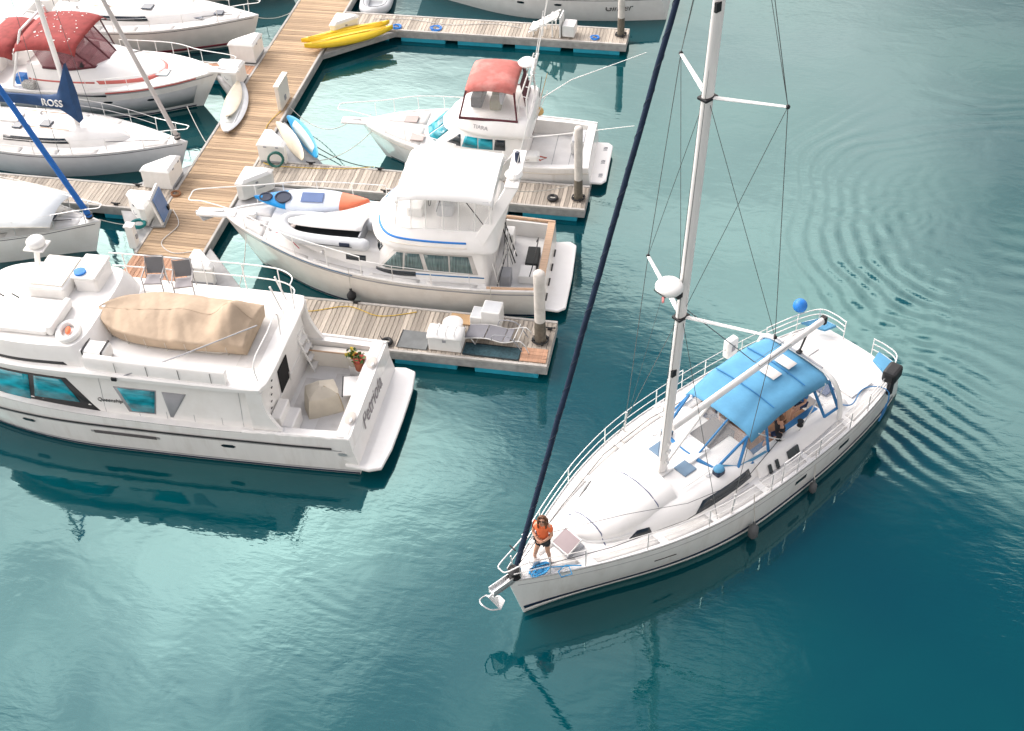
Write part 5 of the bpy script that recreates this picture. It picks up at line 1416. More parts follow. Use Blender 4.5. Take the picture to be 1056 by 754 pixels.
    for y in (-.45, .45): tube('front_zip', [(4.46, y, 3.98), (4.63, y, 2.93)], .02, WHITE_TUBE, t)
    # radar arch leaning aft with a ladder and clutter below
    for s in (1, -1):
        mb = MB(); rings = []
        for i in range(8):
            u = i / 7; c = Vector((lerp(2.0, .95, u), s * lerp(1.62, .95, u), lerp(2.5, 4.25, u)))
            rings.append([c + Vector((a, b, 0)) for a, b in ((-.2, -.05), (.2, -.05), (.2, .05), (-.2, .05))])
        mb.loft(rings).build('arch_leg', GEL, t, bevel=.02)
    box('arch_top', (.95, 0, 4.27), (.42, 2.0, .1), GEL, t, bevel=.03)
    MB().lathe([(.07, 0), (.09, .1), (.09, .3), (.06, .36)], (.95, -.35, 4.3), 10).build('horn_light', NAVY, t, smooth=40)
    MB().lathe([(.02, 0), (.24, .01), (.27, .08), (.2, .17), (.02, .19)], (.95, .45, 4.33), 18).build('radar_dome', WHITEPL, t, smooth=45)
    for y in (-.8, .8): tube('whip_antenna', [(.95, y, 4.3), (.4, y * 1.2, 6.6)], .012, WHITEPL, t, 5)
    for s in (-.18, .18): tube('fly_ladder_rail', [(1.7, -.3 + s, 2.9), (1.1, -.3 + s, .6)], .02, BLACK, t)
    for i in range(7): u = (i + .5) / 7; tube('fly_ladder_rung', [(lerp(1.7, 1.1, u), -.48, lerp(2.7, .7, u)), (lerp(1.7, 1.1, u), -.12, lerp(2.7, .7, u))], .016, STEEL, t)
    for (x, y, s_, m_) in ((.55, -.3, (.4, .9, .28), DARKFL), (.62, .55, (.5, .6, .3), WHITEPL), (1.25, .9, (.35, .5, .5), GREYPL), (1.4, -1.1, (.3, .5, .6), WHITEPL)):
        box('cockpit_locker', (x, y, .55 + s_[2] / 2), s_, m_, t, bevel=.03)
    tube('cockpit_pipe', curve([(.5, .9, .9), (.4, .6, 1.25), (.4, -.6, 1.25), (.5, -.9, .9)], 5), .018, BLACK, t)
    for i in range(9):
        a = Vector((1.45 + random.uniform(-.3, .25), random.uniform(-.2, 1.4), .6)); tube('fishing_rod', [a, a + Vector((random.uniform(-.5, .2), random.uniform(-.4, .4), random.uniform(1.2, 2.0)))], .012, random.choice([BLACK, GREYPL, WHITEPL]), t, 5)
    # bow pulpit, rails, hatch
    box('bow_plank', (10.75, 0, 1.98), (1.3, .42, .1), GEL, t, bevel=.04)
    tube('anchor_shank', [(10.5, 0, 2.07), (11.45, 0, 1.98)], .03, SILVER, t); MB().slab([Vector((11.5, 0, 1.95)), Vector((11.2, .2, 1.75)), Vector((10.9, 0, 1.78)), Vector((11.2, -.2, 1.75))], .03).build('anchor_fluke', SILVER, t)
    P = curve([H.pt(5.6, 0, 1, -.05) + Vector((0, 0, .75)), H.pt(8, 0, 1, -.03) + Vector((0, 0, .75)), H.pt(9.6, 0, 1, .02) + Vector((0, 0, .72)), Vector((10.9, .38, 2.66)), Vector((11.45, .28, 2.62)), Vector((11.5, 0, 2.62))], 5)
    for s in (1, -1):
        tube('bow_rail', [Vector((p.x, s * p.y, p.z)) for p in P], .018, WHITE_TUBE, t)
        stanchions(t, H, [5.6, 6.7, 7.8, 8.8, 9.6], .74, s, .04, .014, WHITE_TUBE)
        stanchions(t, H, [2.2, 3.4, 4.6], .6, s, .04, .013, STEEL)
        tube('side_rail', [H.pt(x, 0, s, -.04) + Vector((0, 0, .62)) for x in (2.2, 3.4, 4.6, 5.6)], .012, STEEL, t)
    box('fore_hatch', (8.0, .35, 1.86), (.5, .5, .06), mat('hatch_tan', (.36, .30, .28), .3), t, bevel=.015)
    box('windlass', (9.6, 0, 1.98), (.35, .25, .2), STEEL, t, bevel=.05)
    for (x, y) in ((9.2, .35), (7.0, 1.2), (8.9, .5)): MB().lathe([(.05, 0), (.06, .08), (.02, .12)], (x, y, H.z(x) + .05), 10).build('deck_fitting', STEEL, t)
    tube('tie_line', curve([(8.6, .75, 1.9), (8.2, 1.1, 2.15), (7.7, 1.3, 1.75)], 5), .014, mat('red_line', (.5, .05, .08), .7), t)
    return t, H
trawler, THULL = build_trawler()
TRZ = PI + R(2.4)
def tw(x, y, z):
    c, s = math.cos(TRZ), math.sin(TRZ); return Vector((-5.5 + c * x - s * y, 31.62 + s * x + c * y, z))
# dinghy on the trawler foredeck
def dinghy():
    t = thing('inflatable_dinghy', 'pale grey inflatable dinghy with white cover on the trawler foredeck', 'dinghy', tw(6.95, .72, 1.84), TRZ + R(-4))
    L = 2.7; U = curve([(-L / 2, .52, .24), (0, .56, .25), (L * .3, .5, .28), (L * .46, .28, .36), (L * .5, 0, .4), (L * .46, -.28, .36), (L * .3, -.5, .28), (0, -.56, .25), (-L / 2, -.52, .24)], 6)
    tube('tube', U, .2, HYPALON, t, 12)
    for s in (1, -1):
        MB().ball((-L / 2 - .02, s * .52, .24), .2, 12, 8, (1.2, 1, 1)).build('tube_end', HYPALON, t, smooth=60)
    rows = []
    for i in range(12):
        u = i / 11; x = lerp(-L / 2 + .1, L * .52, u); w = .60 * (1 - u ** 3) ** .55 + .02
        rows.append([(x, y * w - .12 * (1 - u), .45 + .13 * (1 - abs(y)) - .03 * u) for y in (-1, -.6, -.2, .2, .5)])
    MB().grid(rows).build('white_cover', GEL, t, smooth=60, solid=.02)
    box('floor', (0, 0, .12), (L * .8, .8, .05), mat('dark_floor', (.03, .035, .04), .8), t)
    box('transom', (-L / 2 + .1, 0, .3), (.05, .9, .36), GREYPL, t)
    box('patch', (-.85, .73, .32), (.34, .05, .16), NAVY, t, bevel=.02)
    tube('grab_line', [(x, .77 - max(0, x) * .16, .28) for x in (-1.1, -.5, 0, .5, .9)], .012, DKROPE, t)
    return t
dinghy()
kk = kayak('kayak with blue nose, white middle and orange tail lying along the trawler far side deck', tw(7.7, -.72, 2.02), (R(-24), R(4), TRZ + R(-3)), 3.9, .86, GEL, noses=(mat('orange_kayak', (.70, .18, .09), .45), mat('pale_kayak', (.60, .66, .76), .45), mat('blue_kayak', (.0, .25, .62), .4)), hatch=False)
loop('cockpit_rim', (.95, 0, .38), .26, .19, NAVY, kk, .03); MB().lathe([(.24, .36), (.23, .378)], (.95, 0, 0), 14).build('seat_well', NAVY, kk)
loop('hatch_rim', (1.55, 0, .36), .2, .14, NAVY, kk, .03); MB().lathe([(.17, .35), (.16, .365)], (1.55, 0, 0), 14).build('hatch_cover', NAVY, kk)
box('paddle_pad', (-.05, -.02, .375), (.75, .36, .03), mat('slate_blue', (.10, .16, .33), .6), kk, bevel=.01)
for x, lab in ((6.0, 'round black fender on the trawler side nearer its bow'), (1.55, 'round black fender on the trawler side near its cockpit')):
    p = THULL.pt(x, .55, 1, .17); q = THULL.pt(x, 0, 1, 0)
    fender(lab, tw(p.x, p.y, p.z + .1), .34, .15, BLACK, tw(q.x, q.y, q.z + .25))

# ------------------------------------------------------------------ cruiser with faded red flybridge top
def build_cruiser():
    rz = PI + R(1.5)
    t = thing('cabin_cruiser', 'white sport cruiser with faded red flybridge top and outriggers', 'motor boat', (-5.0, 38.2, 0), rz)
    beam = [(0, 1.5), (1.2, 1.66), (3, 1.7), (5, 1.55), (6.5, 1.15), (7.5, .65), (8.1, .25), (8.4, .03)]
    sheer = [(0, .98), (2, 1.0), (4, 1.1), (6, 1.25), (8.4, 1.42)]
    H = Hull(beam, sheer, wlk=.9, rake=.8, depth=.5, bow_wl=.2, trans_rake=-.08, flare=.3)
    H.build(HULLM, t); H.deck(DECK, t, .10, 0, wells=((.3, 2.3, .28, .45),))
    for s in (1, -1):
        for xa, xb in ((2.5, 4.2), (4.4, 5.8)): deck_patch(H, t, xa, xb, .87, .96, s, .10)
        deck_patch(H, t, 6.0, 7.5, .08, .85, s, .10, n=8)
    H.strip('rub_rail', CREAM, t, lambda x: H.z(x) - .2, lambda x: H.z(x) - .15, 0, 8.2, off=.03)
    H.strip('boot_stripe', NAVY, t, .02, .08, 0, 8)
    H.rail('gunwale_cap', GEL, t, .05, .0, -.05)
    MB().prism([(.12, 1.3), (-.45, 1.3), (-.6, 1.1), (-.62, -1.1), (-.45, -1.3), (.12, -1.3)], .22, .31).build('swim_platform', GEL, t, bevel=.04)
    for i, y in enumerate((-.85, 0, .85)):
        box('platform_slot', (-.02, y, .315), (.06, .4, .012), BLACK, t)
        text('platform_mark', '10i', GREYPL, t, frame((-.38, y, .316), (0, -1, 0), (1, 0, 0)), .22)
    box('cockpit_sole', (1.3, 0, .465), (1.95, 2.7, .02), DECK, t)
    for x in (.8, 1.4): tube('sole_seam', [(x, -1.3, .48), (x, 1.3, .48)], .008, GREYPL, t, 4)
    box('bait_station', (.55, -.55, .72), (.5, .9, .5), WHITEPL, t, bevel=.06); box('station_lid', (.55, -.55, .99), (.44, .8, .04), HYPALON, t, bevel=.015)
    D = House([(2.3, 0), (2.3, .8), (2.32, 1.3), (2.6, 1.38), (4, 1.36), (5, 1.15), (5.7, .7), (5.95, 0)], [(1.0, 2.3, 6.2, 1.02), (1.3, 2.3, 6.0, 1.0), (1.85, 2.3, 5.3, .95), (2.0, 2.3, 5.0, .93)], 6)
    D.build('deckhouse', GEL, t, smooth=40)
    for s in (1, -1):
        for a, b, sb in ((2.9, 3.3, -.05), (3.34, 3.85, -.0), (3.88, 4.45, -.12), (4.5, 5.05, -.5)):
            D.window('side_window', TEALGLASS if a > 3 and a < 4.2 else GLASS, t, a, b, 1.45, 1.84, s, .014, 5, 0, sb)
    for q0, q1 in ((.82, .9), (.91, .999)): D.band('windscreen', TEALGLASS, t, q0, q1, 1.36, 1.82, .014, 5)
    F_ = House([(1.95, 0), (1.95, .9), (2.05, 1.38), (2.5, 1.46), (3.6, 1.42), (4.5, 1.1), (4.95, .5), (5.05, 0)], [(1.98, 2.0, 5.0, .97), (2.04, 1.95, 5.05, 1), (2.12, 1.95, 5.05, 1), (2.45, 2.0, 4.7, .9), (2.55, 2.05, 4.5, .82)], 6)
    F_.build('flybridge', GEL, t, smooth=45)
    a = F_.pt(F_.qx(3.9, 2.28), 2.28, 1, .012); b = F_.pt(F_.qx(3.6, 2.28), 2.28, 1, .012)
    text('side_lettering', 'TIARA', mat('lettering_grey', (.35, .33, .34), .5), t, frame(a.lerp(b, .5), b - a, (0, -.4, 1)), .2)
    # red top and maroon-framed clear enclosure
    canvas_top('red_top', REDCAN, t, [2.55, 2.62, 3.0, 3.5, 4.0, 4.22, 4.3], 2.05, [3.5, 3.62, 3.7, 3.72, 3.68, 3.6, 3.48], .07, .03, droop=.16)
    for s in (1, -1):
        MB().slab([Vector((2.6, s * .98, 3.5)), Vector((4.25, s * .98, 3.5)), Vector((4.5, s * 1.12, 2.52)), Vector((2.5, s * 1.2, 2.52))], .004).build('clear_curtain', VINYL, t)
        tube('maroon_hem', [(2.45, s * 1.21, 2.52), (4.52, s * 1.13, 2.52)], .05, MAROON, t)
        for x0, x1 in ((2.6, 2.5), (4.25, 4.5)): tube('maroon_border', [(x0, s * .98, 3.5), (x1, s * 1.16, 2.52)], .035, MAROON, t)
    MB().slab([Vector((4.27, -.98, 3.5)), Vector((4.27, .98, 3.5)), Vector((4.52, 1.1, 2.52)), Vector((4.52, -1.1, 2.52))], .004).build('clear_curtain', VINYL, t)
    MB().slab([Vector((2.5, .2, 3.4)), Vector((2.5, -.98, 3.4)), Vector((2.1, -1.1, 1.4)), Vector((2.1, .2, 1.4))], .02).build('maroon_curtain', MAROON, t)
    box('helm_console', (4.0, 0, 2.8), (.4, 1.2, .4), BLACK, t, bevel=.05)
    for y in (-.5, .1, .6):
        box('helm_seat', (3.3, y, 2.85), (.4, .42, .4), mat('olive_seat', (.18, .17, .10), .8), t, bevel=.06); box('seat_back', (3.08, y, 3.15), (.12, .42, .5), GREYPL, t, bevel=.05)
    # ladder arch with radar dome and antennas
    for s in (1, -1):
        tube('arch_leg', [(2.15, s * .95, 2.1), (2.2, s * .85, 3.2), (2.0, s * .7, 4.1)], .035, WHITE_TUBE, t, 7)
        tube('arch_leg', [(2.5, s * .95, 2.4), (2.45, s * .85, 3.2), (2.15, s * .7, 4.1)], .025, WHITE_TUBE, t, 7)
        for i in range(5): u = i / 4; tube('arch_rung', [(lerp(2.17, 2.03, u), s * lerp(.93, .72, u), lerp(2.5, 4.0, u)), (lerp(2.5, 2.14, u), s * lerp(.93, .72, u), lerp(2.6, 4.0, u))], .016, WHITE_TUBE, t)
        tube('outrigger', [(2.2, s * 1.15, 1.9), (1.0, s * 1.8, 2.5), (-1.6, s * 2.4, 3.4)], .022, WHITE_TUBE, t, 6, r1=.01)
    tube('arch_cross', [(2.05, -.7, 4.08), (2.05, .7, 4.08)], .035, WHITE_TUBE, t)
    MB().lathe([(.02, 0), (.30, .01), (.33, .08), (.24, .17), (.02, .2)], (2.3, -.2, 3.95), 18).build('radar_dome', WHITEPL, t, smooth=45)
    for y in (-.6, -.3, .5): tube('whip_antenna', [(2.0, y, 4.1), (1.6, y * 1.3, 6.4)], .014, WHITEPL, t, 5)
    for i in range(6):
        a = Vector((2.05, -.9 + .3 * i, 1.9)); tube('fishing_rod', [a, a + Vector((random.uniform(-.5, -.1), random.uniform(-.3, .3), 1.2))], .012, random.choice([BLACK, mat('rod_gold', (.5, .33, .12), .5), WHITEPL]), t, 5)
    MB().ball((1.95, -.4, 2.0), .16, 10, 8).build('yellow_float', mat('float_yellow', (.6, .4, .15), .6), t, smooth=60)
    tube('red_rope', [(1.9, 1.1, 1.1), (1.7, 1.25, 1.06), (1.5, 1.1, 1.08), (1.8, 1.05, 1.1)], .025, mat('red_line2', (.5, .1, .06), .8), t)
    box('side_fender_box', (2.0, 1.3, 1.25), (.55, .4, .3), WHITEPL, t, bevel=.08)
    # bow
    box('bow_plank', (8.55, 0, 1.42), (1.1, .4, .09), GEL, t, bevel=.04)
    tube('anchor_shank', [(8.4, 0, 1.5), (9.1, 0, 1.42)], .03, SILVER, t)
    P = curve([H.pt(4.6, 0, 1, -.05) + Vector((0, 0, .55)), H.pt(6.4, 0, 1, -.02) + Vector((0, 0, .6)), H.pt(7.6, 0, 1, .02) + Vector((0, 0, .6)), Vector((8.6, .3, 2.0)), Vector((9.1, .2, 1.98)), Vector((9.15, 0, 1.98))], 5)
    for s in (1, -1):
        tube('bow_rail', [Vector((p.x, s * p.y, p.z)) for p in P], .016, WHITE_TUBE, t); stanchions(t, H, [4.6, 5.6, 6.5, 7.3, 7.9], .58, s, .04, .013, WHITE_TUBE)
    for (x, y) in ((6.6, -.35), (6.15, .75)): box('fore_hatch', (x, y, H.z(x) + .11), (.48, .44, .05), mat('hatch_tan', (.36, .30, .28), .3), t, bevel=.015)
    return t, H
cruiser, CHULL = build_cruiser()
# ------------------------------------------------------------------ boats on the left side of the walkway
def build_red_canvas():
    t = thing('cabin_cruiser', 'white cruiser with red stripes and big red canvas canopy at upper left', 'motor boat', (-29.6, 40.45, 0), 0)
    beam = [(0, 1.45), (2, 1.62), (5, 1.66), (7, 1.42), (8.4, .95), (9.3, .45), (9.95, .03)]
    sheer = [(0, 1.1), (4, 1.15), (7, 1.35), (9.95, 1.6)]
    H = Hull(beam, sheer, wlk=.92, rake=.95, depth=.6, bow_wl=.2, flare=.3)
    H.build(HULLM, t); H.deck(DECK, t, .06, 0, wells=((.3, 2.6, .3, .5),))
    H.strip('boot_stripe', NAVY, t, .02, .09, 0, 9.5)
    H.strip('rub_rail', GREYPL, t, lambda x: H.z(x) - .12, lambda x: H.z(x) - .08, 0, 9.8, off=.03)
    H.strip('grey_hull_band', mat('hull_grey', (.42, .44, .46), .4), t, lambda x: .22, lambda x: H.z(x) - .42, .0, 9.3, off=.006)
    for x in (5.7, 7.4): H.patch('hull_port', GLASS, t, x, x + .36, .74, .84, -1, .014, 5, .03)
    H.rail('gunwale_cap', GEL, t, .045, .0, -.04)
    D = House([(2.6, 0), (2.6, .9), (2.65, 1.32), (4, 1.42), (5.6, 1.3), (7, .95), (7.7, .5), (7.95, 0)], [(1.1, 2.6, 8.2, 1.04), (1.35, 2.6, 8.05, 1.0), (1.6, 2.6, 7.6, .95), (1.85, 2.6, 6.6, .86), (1.98, 2.6, 6.0, .78)], 6)
    D.build('trunk_cabin', GEL, t, smooth=55)
    D.band('red_band', REDST, t, .60, .999, 1.42, 1.54, .012, 40)
    for s in (1, -1):
        D.window('red_line', REDST, t, 2.7, 5.4, 1.44, 1.50, s, .010, 8)
        H.strip('red_sheer_line', REDST, t, lambda x: H.z(x) - .075, lambda x: H.z(x) - .005, 5.9, 9.2, off=.02, sides=(s,))
        H.patch('side_port', GLASS, t, 4.0, 5.9, 1.06, 1.14, s, .02, 8)
    # enclosure of tinted vinyl under red canvas
    A = [Vector((3.4, -1.25, 1.96)), Vector((4.4, -1.22, 1.92)), Vector((5.35, -.9, 1.9)), Vector((5.75, -.3, 1.92)), Vector((5.75, .3, 1.92)), Vector((5.35, .9, 1.9)), Vector((4.4, 1.22, 1.92)), Vector((3.4, 1.25, 1.96))]
    B = [Vector((3.3, -1.42, 2.78)), Vector((4.0, -1.42, 2.88)), Vector((4.75, -1.3, 2.86)), Vector((4.95, -.4, 2.94)), Vector((4.95, .4, 2.94)), Vector((4.75, 1.3, 2.86)), Vector((4.0, 1.42, 2.88)), Vector((3.3, 1.42, 2.78))]
    for i in range(7):
        pn = MB().slab([A[i], A[i + 1], B[i + 1], B[i]], .005).build('enclosure_pane', VINYLR if i < 4 else VINYL, t)
        tube('pane_border', [A[i + 1], B[i + 1]], .035, MAROON, pn)
    tube('enclosure_hem', A, .05, MAROON, t); 
    canvas_top('red_canopy', REDCAN2, t, [2.5, 2.6, 3.2, 3.9, 4.5, 4.85, 5.0], 2.95, [2.8, 2.9, 3.0, 3.03, 3.0, 2.93, 2.84], .10, .03, droop=.2)
    canvas_top('aft_canopy', REDCAN2, t, [.9, 1.0, 1.5, 2.0, 2.3], 2.8, [2.55, 2.62, 2.68, 2.66, 2.55], .08, .03, droop=.3)
    for s in (1, -1):
        for x in (1.0, 2.35): tube('canopy_pole', [(x, s * 1.3, 2.5), (x, s * 1.35, 1.15)], .018, STEEL, t)
        tube('arch_leg', [(2.0, s * 1.4, 1.15), (2.6, s * 1.35, 2.6), (2.75, s * 1.0, 3.3)], .05, GEL, t, 8)
    tube('arch_bar', [(2.75, -1.0, 3.3), (2.75, 1.0, 3.3)], .05, GEL, t, 8)
    box('helm_seat', (3.9, -.55, 2.1), (.6, .55, .5), MAROON, t, bevel=.06); box('helm_seat', (3.9, .55, 2.1), (.6, .55, .5), MAROON, t, bevel=.06)
    box('dash', (4.8, -.3, 2.1), (.4, 1.6, .3), BLACK, t, bevel=.05)
    box('blue_crate', (2.3, -1.15, 1.35), (.4, .35, .35), BLUE, t, bevel=.02)
    box('checked_cushion', (2.75, -1.45, 1.3), (.5, .3, .25), mat('checked', (.4, .4, .38), .8, var=.8, scale=25), t, bevel=.04)
    for x in (5.9,): box('wiper', (6.45, .55, 1.86), (.4, .03, .03), BLACK, t, rz=R(30))
    box('fore_hatch', (7.75, -.25, H.z(7.75) + .09), (.52, .48, .05), mat('grey_hatch', (.33, .38, .4), .25), t, bevel=.015)
    box('bow_plank', (10.1, 0, 1.62), (1.2, .4, .09), GEL, t, bevel=.04)
    tube('anchor_shank', [(9.9, 0, 1.70), (10.75, 0, 1.6)], .03, SILVER, t)
    P = curve([H.pt(5.2, 0, 1, -.05) + Vector((0, 0, .5)), H.pt(7.6, 0, 1, -.03) + Vector((0, 0, .55)), H.pt(9, 0, 1, .0) + Vector((0, 0, .55)), Vector((10.2, .3, 2.15)), Vector((10.65, .15, 2.15)), Vector((10.68, 0, 2.15))], 5)
    for s in (1, -1):
        tube('bow_rail', [Vector((p.x, s * p.y, p.z)) for p in P], .016, WHITE_TUBE, t); stanchions(t, H, [5.2, 6.0, 6.8, 7.6, 8.4, 9.1], .53, s, .04, .013, WHITE_TUBE)
    # bird droppings on the canvas: small irregular white splashes
    mb = MB()
    for k in range(45):
        x, y = random.uniform(2.9, 4.7), random.uniform(-1.15, 1.15)
        z = interp([(2.5, 2.8), (2.6, 2.9), (3.2, 3.0), (3.9, 3.03), (4.5, 3.0), (4.85, 2.93), (5.0, 2.84)], x) + .10 * (1 - (y / 1.475) ** 2)
        r_ = random.uniform(.015, .05); n = 6; a0 = random.random() * 6
        mb.prism([(x + r_ * random.uniform(.5, 1.2) * math.cos(a0 + q * 2 * PI / n), y + r_ * random.uniform(.4, 1) * math.sin(a0 + q * 2 * PI / n)) for q in range(n)], z + .002, z + .012)
    sp_ = mb.build('droppings', WHITEPL, t); sp_['kind'] = 'stuff'
    return t
build_red_canvas()

def sloop(label, loc, rz, L, B, zs, hullm, mastx=None, masth=14, stay=None, boot=None, wells=True, coach=(.28, .78), name=None, win=True, side=-1, hatches=(), cover=None, rails=True, cockpit_cover=None):
    t = thing('moored_sailboat', label, 'sailboat', loc, rz)
    beam = [(0, B * .62), (L * .15, B * .84), (L * .35, B * .99), (L * .5, B), (L * .65, B * .86), (L * .8, B * .56), (L * .92, B * .24), (L, .03)]
    sheer = [(0, zs * .9), (L * .4, zs * .92), (L * .75, zs), (L, zs * 1.12)]
    H = Hull(beam, sheer, wlk=.9, rake=.5, depth=.6, bow_wl=.35, trans_rake=-.25)
    H.build(hullm, t)
    H.deck(DECK, t, .06, 0, wells=((L * .06, L * .26, B * .42, zs * .5),) if wells else ())
    if boot: H.strip('boot_stripe', boot, t, .08, .2, .1, L * .985)
    H.strip('sheer_line', mat('dark_line', (.05, .05, .06), .5), t, lambda x: H.z(x) - .07, lambda x: H.z(x) - .045, .1, L * .985)
    H.rail('toe_rail', mat('alu_rail', (.62, .62, .62), .4, metal=.3), t, .02, .015, -.03)
    for s in (1, -1):
        for q0, q1 in ((.30, .42), (.44, .56), (.58, .7)): deck_patch(H, t, L * q0, L * q1, .74, .94, s, n=6)
        deck_patch(H, t, L * .84, L * .93, .08, .85, s, n=6)
    a, b = coach[0] * L, coach[1] * L
    D = House([(a, 0), (a, B * .4), (a + .05, B * .6), (a + .4, B * .66), (lerp(a, b, .5), B * .62), (lerp(a, b, .8), B * .42), (lerp(a, b, .95), B * .2), (b, 0)], [(zs * .85, a, b + .15, 1.05), (zs + .12, a, b, 1.0), (zs + .32, a + .02, lerp(a, b, .9), .9), (zs + .4, a + .05, lerp(a, b, .8), .78), (zs + .42, a + .1, lerp(a, b, .7), .6)], 6)
    D.build('coachroof', GEL, t, smooth=60)
    if win:
        for s in (1, -1): D.window('side_window', GLASS, t, lerp(a, b, .12), lerp(a, b, .62), zs + .12, zs + .28, s, .014, 8, 0, -.2)
    for hx, hy, hs in hatches: box('deck_hatch', (hx, hy, zs + .46 if hx < lerp(a, b, .8) else H.z(hx) + .12), (hs, hs, .05), mat('smoke_hatch', (.05, .07, .1), .15), t, bevel=.015)
    if mastx:
        rings = [[Vector((mastx - .02 * h + .1 * math.cos(q), .07 * math.sin(q), zs + .4 + h)) for q in [2 * PI * j / 12 for j in range(12)]] for h in (0, masth * .5, masth)]
        MB().loft(rings).build('mast', MASTW, t, smooth=50)
        for h in (masth * .45,):
            for s in (1, -1): tube('spreader', [(mastx - .02 * h, 0, zs + .4 + h), (mastx - .02 * h - .2, s * 1.0, zs + .45 + h)], .03, MASTW, t)
        for s in (1, -1):
            c = H.pt(mastx - .15, 0, s, -.1); tube('shroud', [c, (mastx - .02 * masth * .45 - .2, s, zs + .45 + masth * .45), (mastx - .02 * masth, 0, zs + .4 + masth)], .009, WIRE, t, 5)
        tube('boom', [(mastx - .15, 0, zs + 1.25), (mastx - L * .36, 0, zs + 1.3)], .07, MASTW, t, 8)
    if stay:
        m_, r_ = stay; tube('furled_headsail', [(L - .35, 0, H.z(L) + .15), (mastx - .02 * masth + .1, 0, zs + .3 + masth)], r_, m_, t, 8, r1=r_ * .7)
        MB().lathe([(.04, -.1), (.13, -.08), (.13, -.04), (.07, -.02), (.07, .06), (.13, .08)], (L - .36, 0, H.z(L) + .2), 12).build('furling_drum', BLACK, t, smooth=40)
    if cover:
        rings = []
        for i in range(13):
            u = i / 12; x = lerp(mastx + .22, mastx - L * .36, u); top = zs + 1.42 + 1.35 * max(0, 1 - u * 5.5) ** 1.1 + .12 * (1 - u); w = .10 + .12 * (1 - u) + .05 * math.sin(u * 9); bot = zs + 1.12 - .55 * max(0, 1 - u * 7)
            rings.append([(x, w * .35, top), (x, w, lerp(top, bot, .55)), (x, w * .7, bot), (x, -w * .7, bot), (x, -w, lerp(top, bot, .55)), (x, -w * .35, top)])
        cv = MB().loft(rings).build('sail_cover', cover[0], t, smooth=60)
        if cover[1]:
            text('sail_lettering', cover[1], WHITEPL, cv, frame((mastx - .55, -.30, zs + 1.40), (1, 0, 0), (0, .12, 1)), .36, .0, .02)
    if rails:
        for s in (1, -1):
            xs = [L * k for k in (.2, .34, .48, .62, .74)]
            stanchions(t, H, xs, .6, s, .05, .013); lifelines(t, H, L * .12, L * .86, (.32, .6), s, .05, .009, 20)
            P = curve([H.pt(L * .86, 0, s, -.05) + Vector((0, 0, .6)), H.pt(L * .95, 0, s, .02) + Vector((.05, 0, .62)), Vector((L + .1, s * .12, H.z(L) + .62)), Vector((L + .14, 0, H.z(L) + .62))], 5)
            tube('pulpit_rail', P, .016, STEEL, t)
            for k in (.86, .955): tube('pulpit_leg', [H.pt(L * k, 0, s, -.04), H.pt(L * k, 0, s, -.02) + Vector((.03, 0, .6))], .015, STEEL, t)
    for (x, y) in ((L * .3, B * .45), (L * .3, -B * .45), (L * .42, -B * .3), (L * .42, B * .3)):
        MB().lathe([(.08, 0), (.06, .05), (.055, .1), (.08, .14), (.08, .17)], (x, y, zs + .38), 10).build('winch', STEEL, t, smooth=40)
    for s in (1, -1): tube('handrail', [(lerp(a, b, q), s * B * .34, zs + .47) for q in (.15, .4, .6)], .014, TEAK, t)
    box('companion_hatch', (a + .5, 0, zs + .46), (.8, .6, .07), GEL, t, bevel=.02)
    tube('deck_line', [(L * .9, -.1, zs * 1.1 + .06), (L * .6, -B * .5, zs + .1), (L * .3, -B * .55, zs + .12)], .012, DKROPE, t)
    return t, H
GREYHULL = mat('pale_grey_hull', (.55, .57, .60), .3, coat=.3, var=.04)
CREAMHULL = mat('cream_grey_hull', (.62, .59, .56), .3, coat=.3, var=.05)
ws, wsH = sloop('white sloop with royal blue sail cover moored behind the left finger dock', (-29.6, 36.55, 0), R(-2.2), 10.25, 1.5, 1.05, GREYHULL, mastx=6.0, masth=14.0, stay=(mat('pale_furled_sail', (.50, .47, .46), .8, bump=.3, bscale=15), .085), hatches=((7.1, -.1, .48), (4.9, -.2, .0001 + .4), (3.9, -.5, .35)), cover=(ROYAL, 'ROSS'))
fr = wsH.pt(9.4, .2, -1, .015); f2 = wsH.pt(9.9, .2, -1, .015)
text('bow_lettering', 'COUNTRY', BLACK, ws, frame((fr + f2) / 2 + Vector((-.25, -.02, -.02)), f2 - fr, (0, -.25, 1)), .2, .2)
s2, s2H = sloop('sloop with cream topsides and a red waterline stripe at the top left', (-30.6, 45.35, 0), R(0), 10.8, 1.78, 1.2, CREAMHULL, boot=mat('red_boot', (.22, .03, .045), .4), hatches=((8.35, -.35, .42), (9.1, .0, .36), (6.2, -.4, .45)), mastx=3.6, masth=14, coach=(.2, .84))
s3, s3H = sloop('pale sailboat hull cut off by the top edge at upper left', (-31.0, 49.9, 0), R(0), 11.4, 1.75, 1.2, CREAMHULL, mastx=None, hatches=())
bs, bsH = sloop('white covered sailboat with a bright blue furled headsail at the left edge', (-30.2, 31.05, 0), R(0), 9.8, 1.55, 1.15, GEL, mastx=4.4, masth=14.5, stay=(mat('bright_blue_furl', (.012, .12, .42), .75, bump=.3, bscale=15), .10), hatches=((8.0, .0, .4),), coach=(.2, .8), win=False)
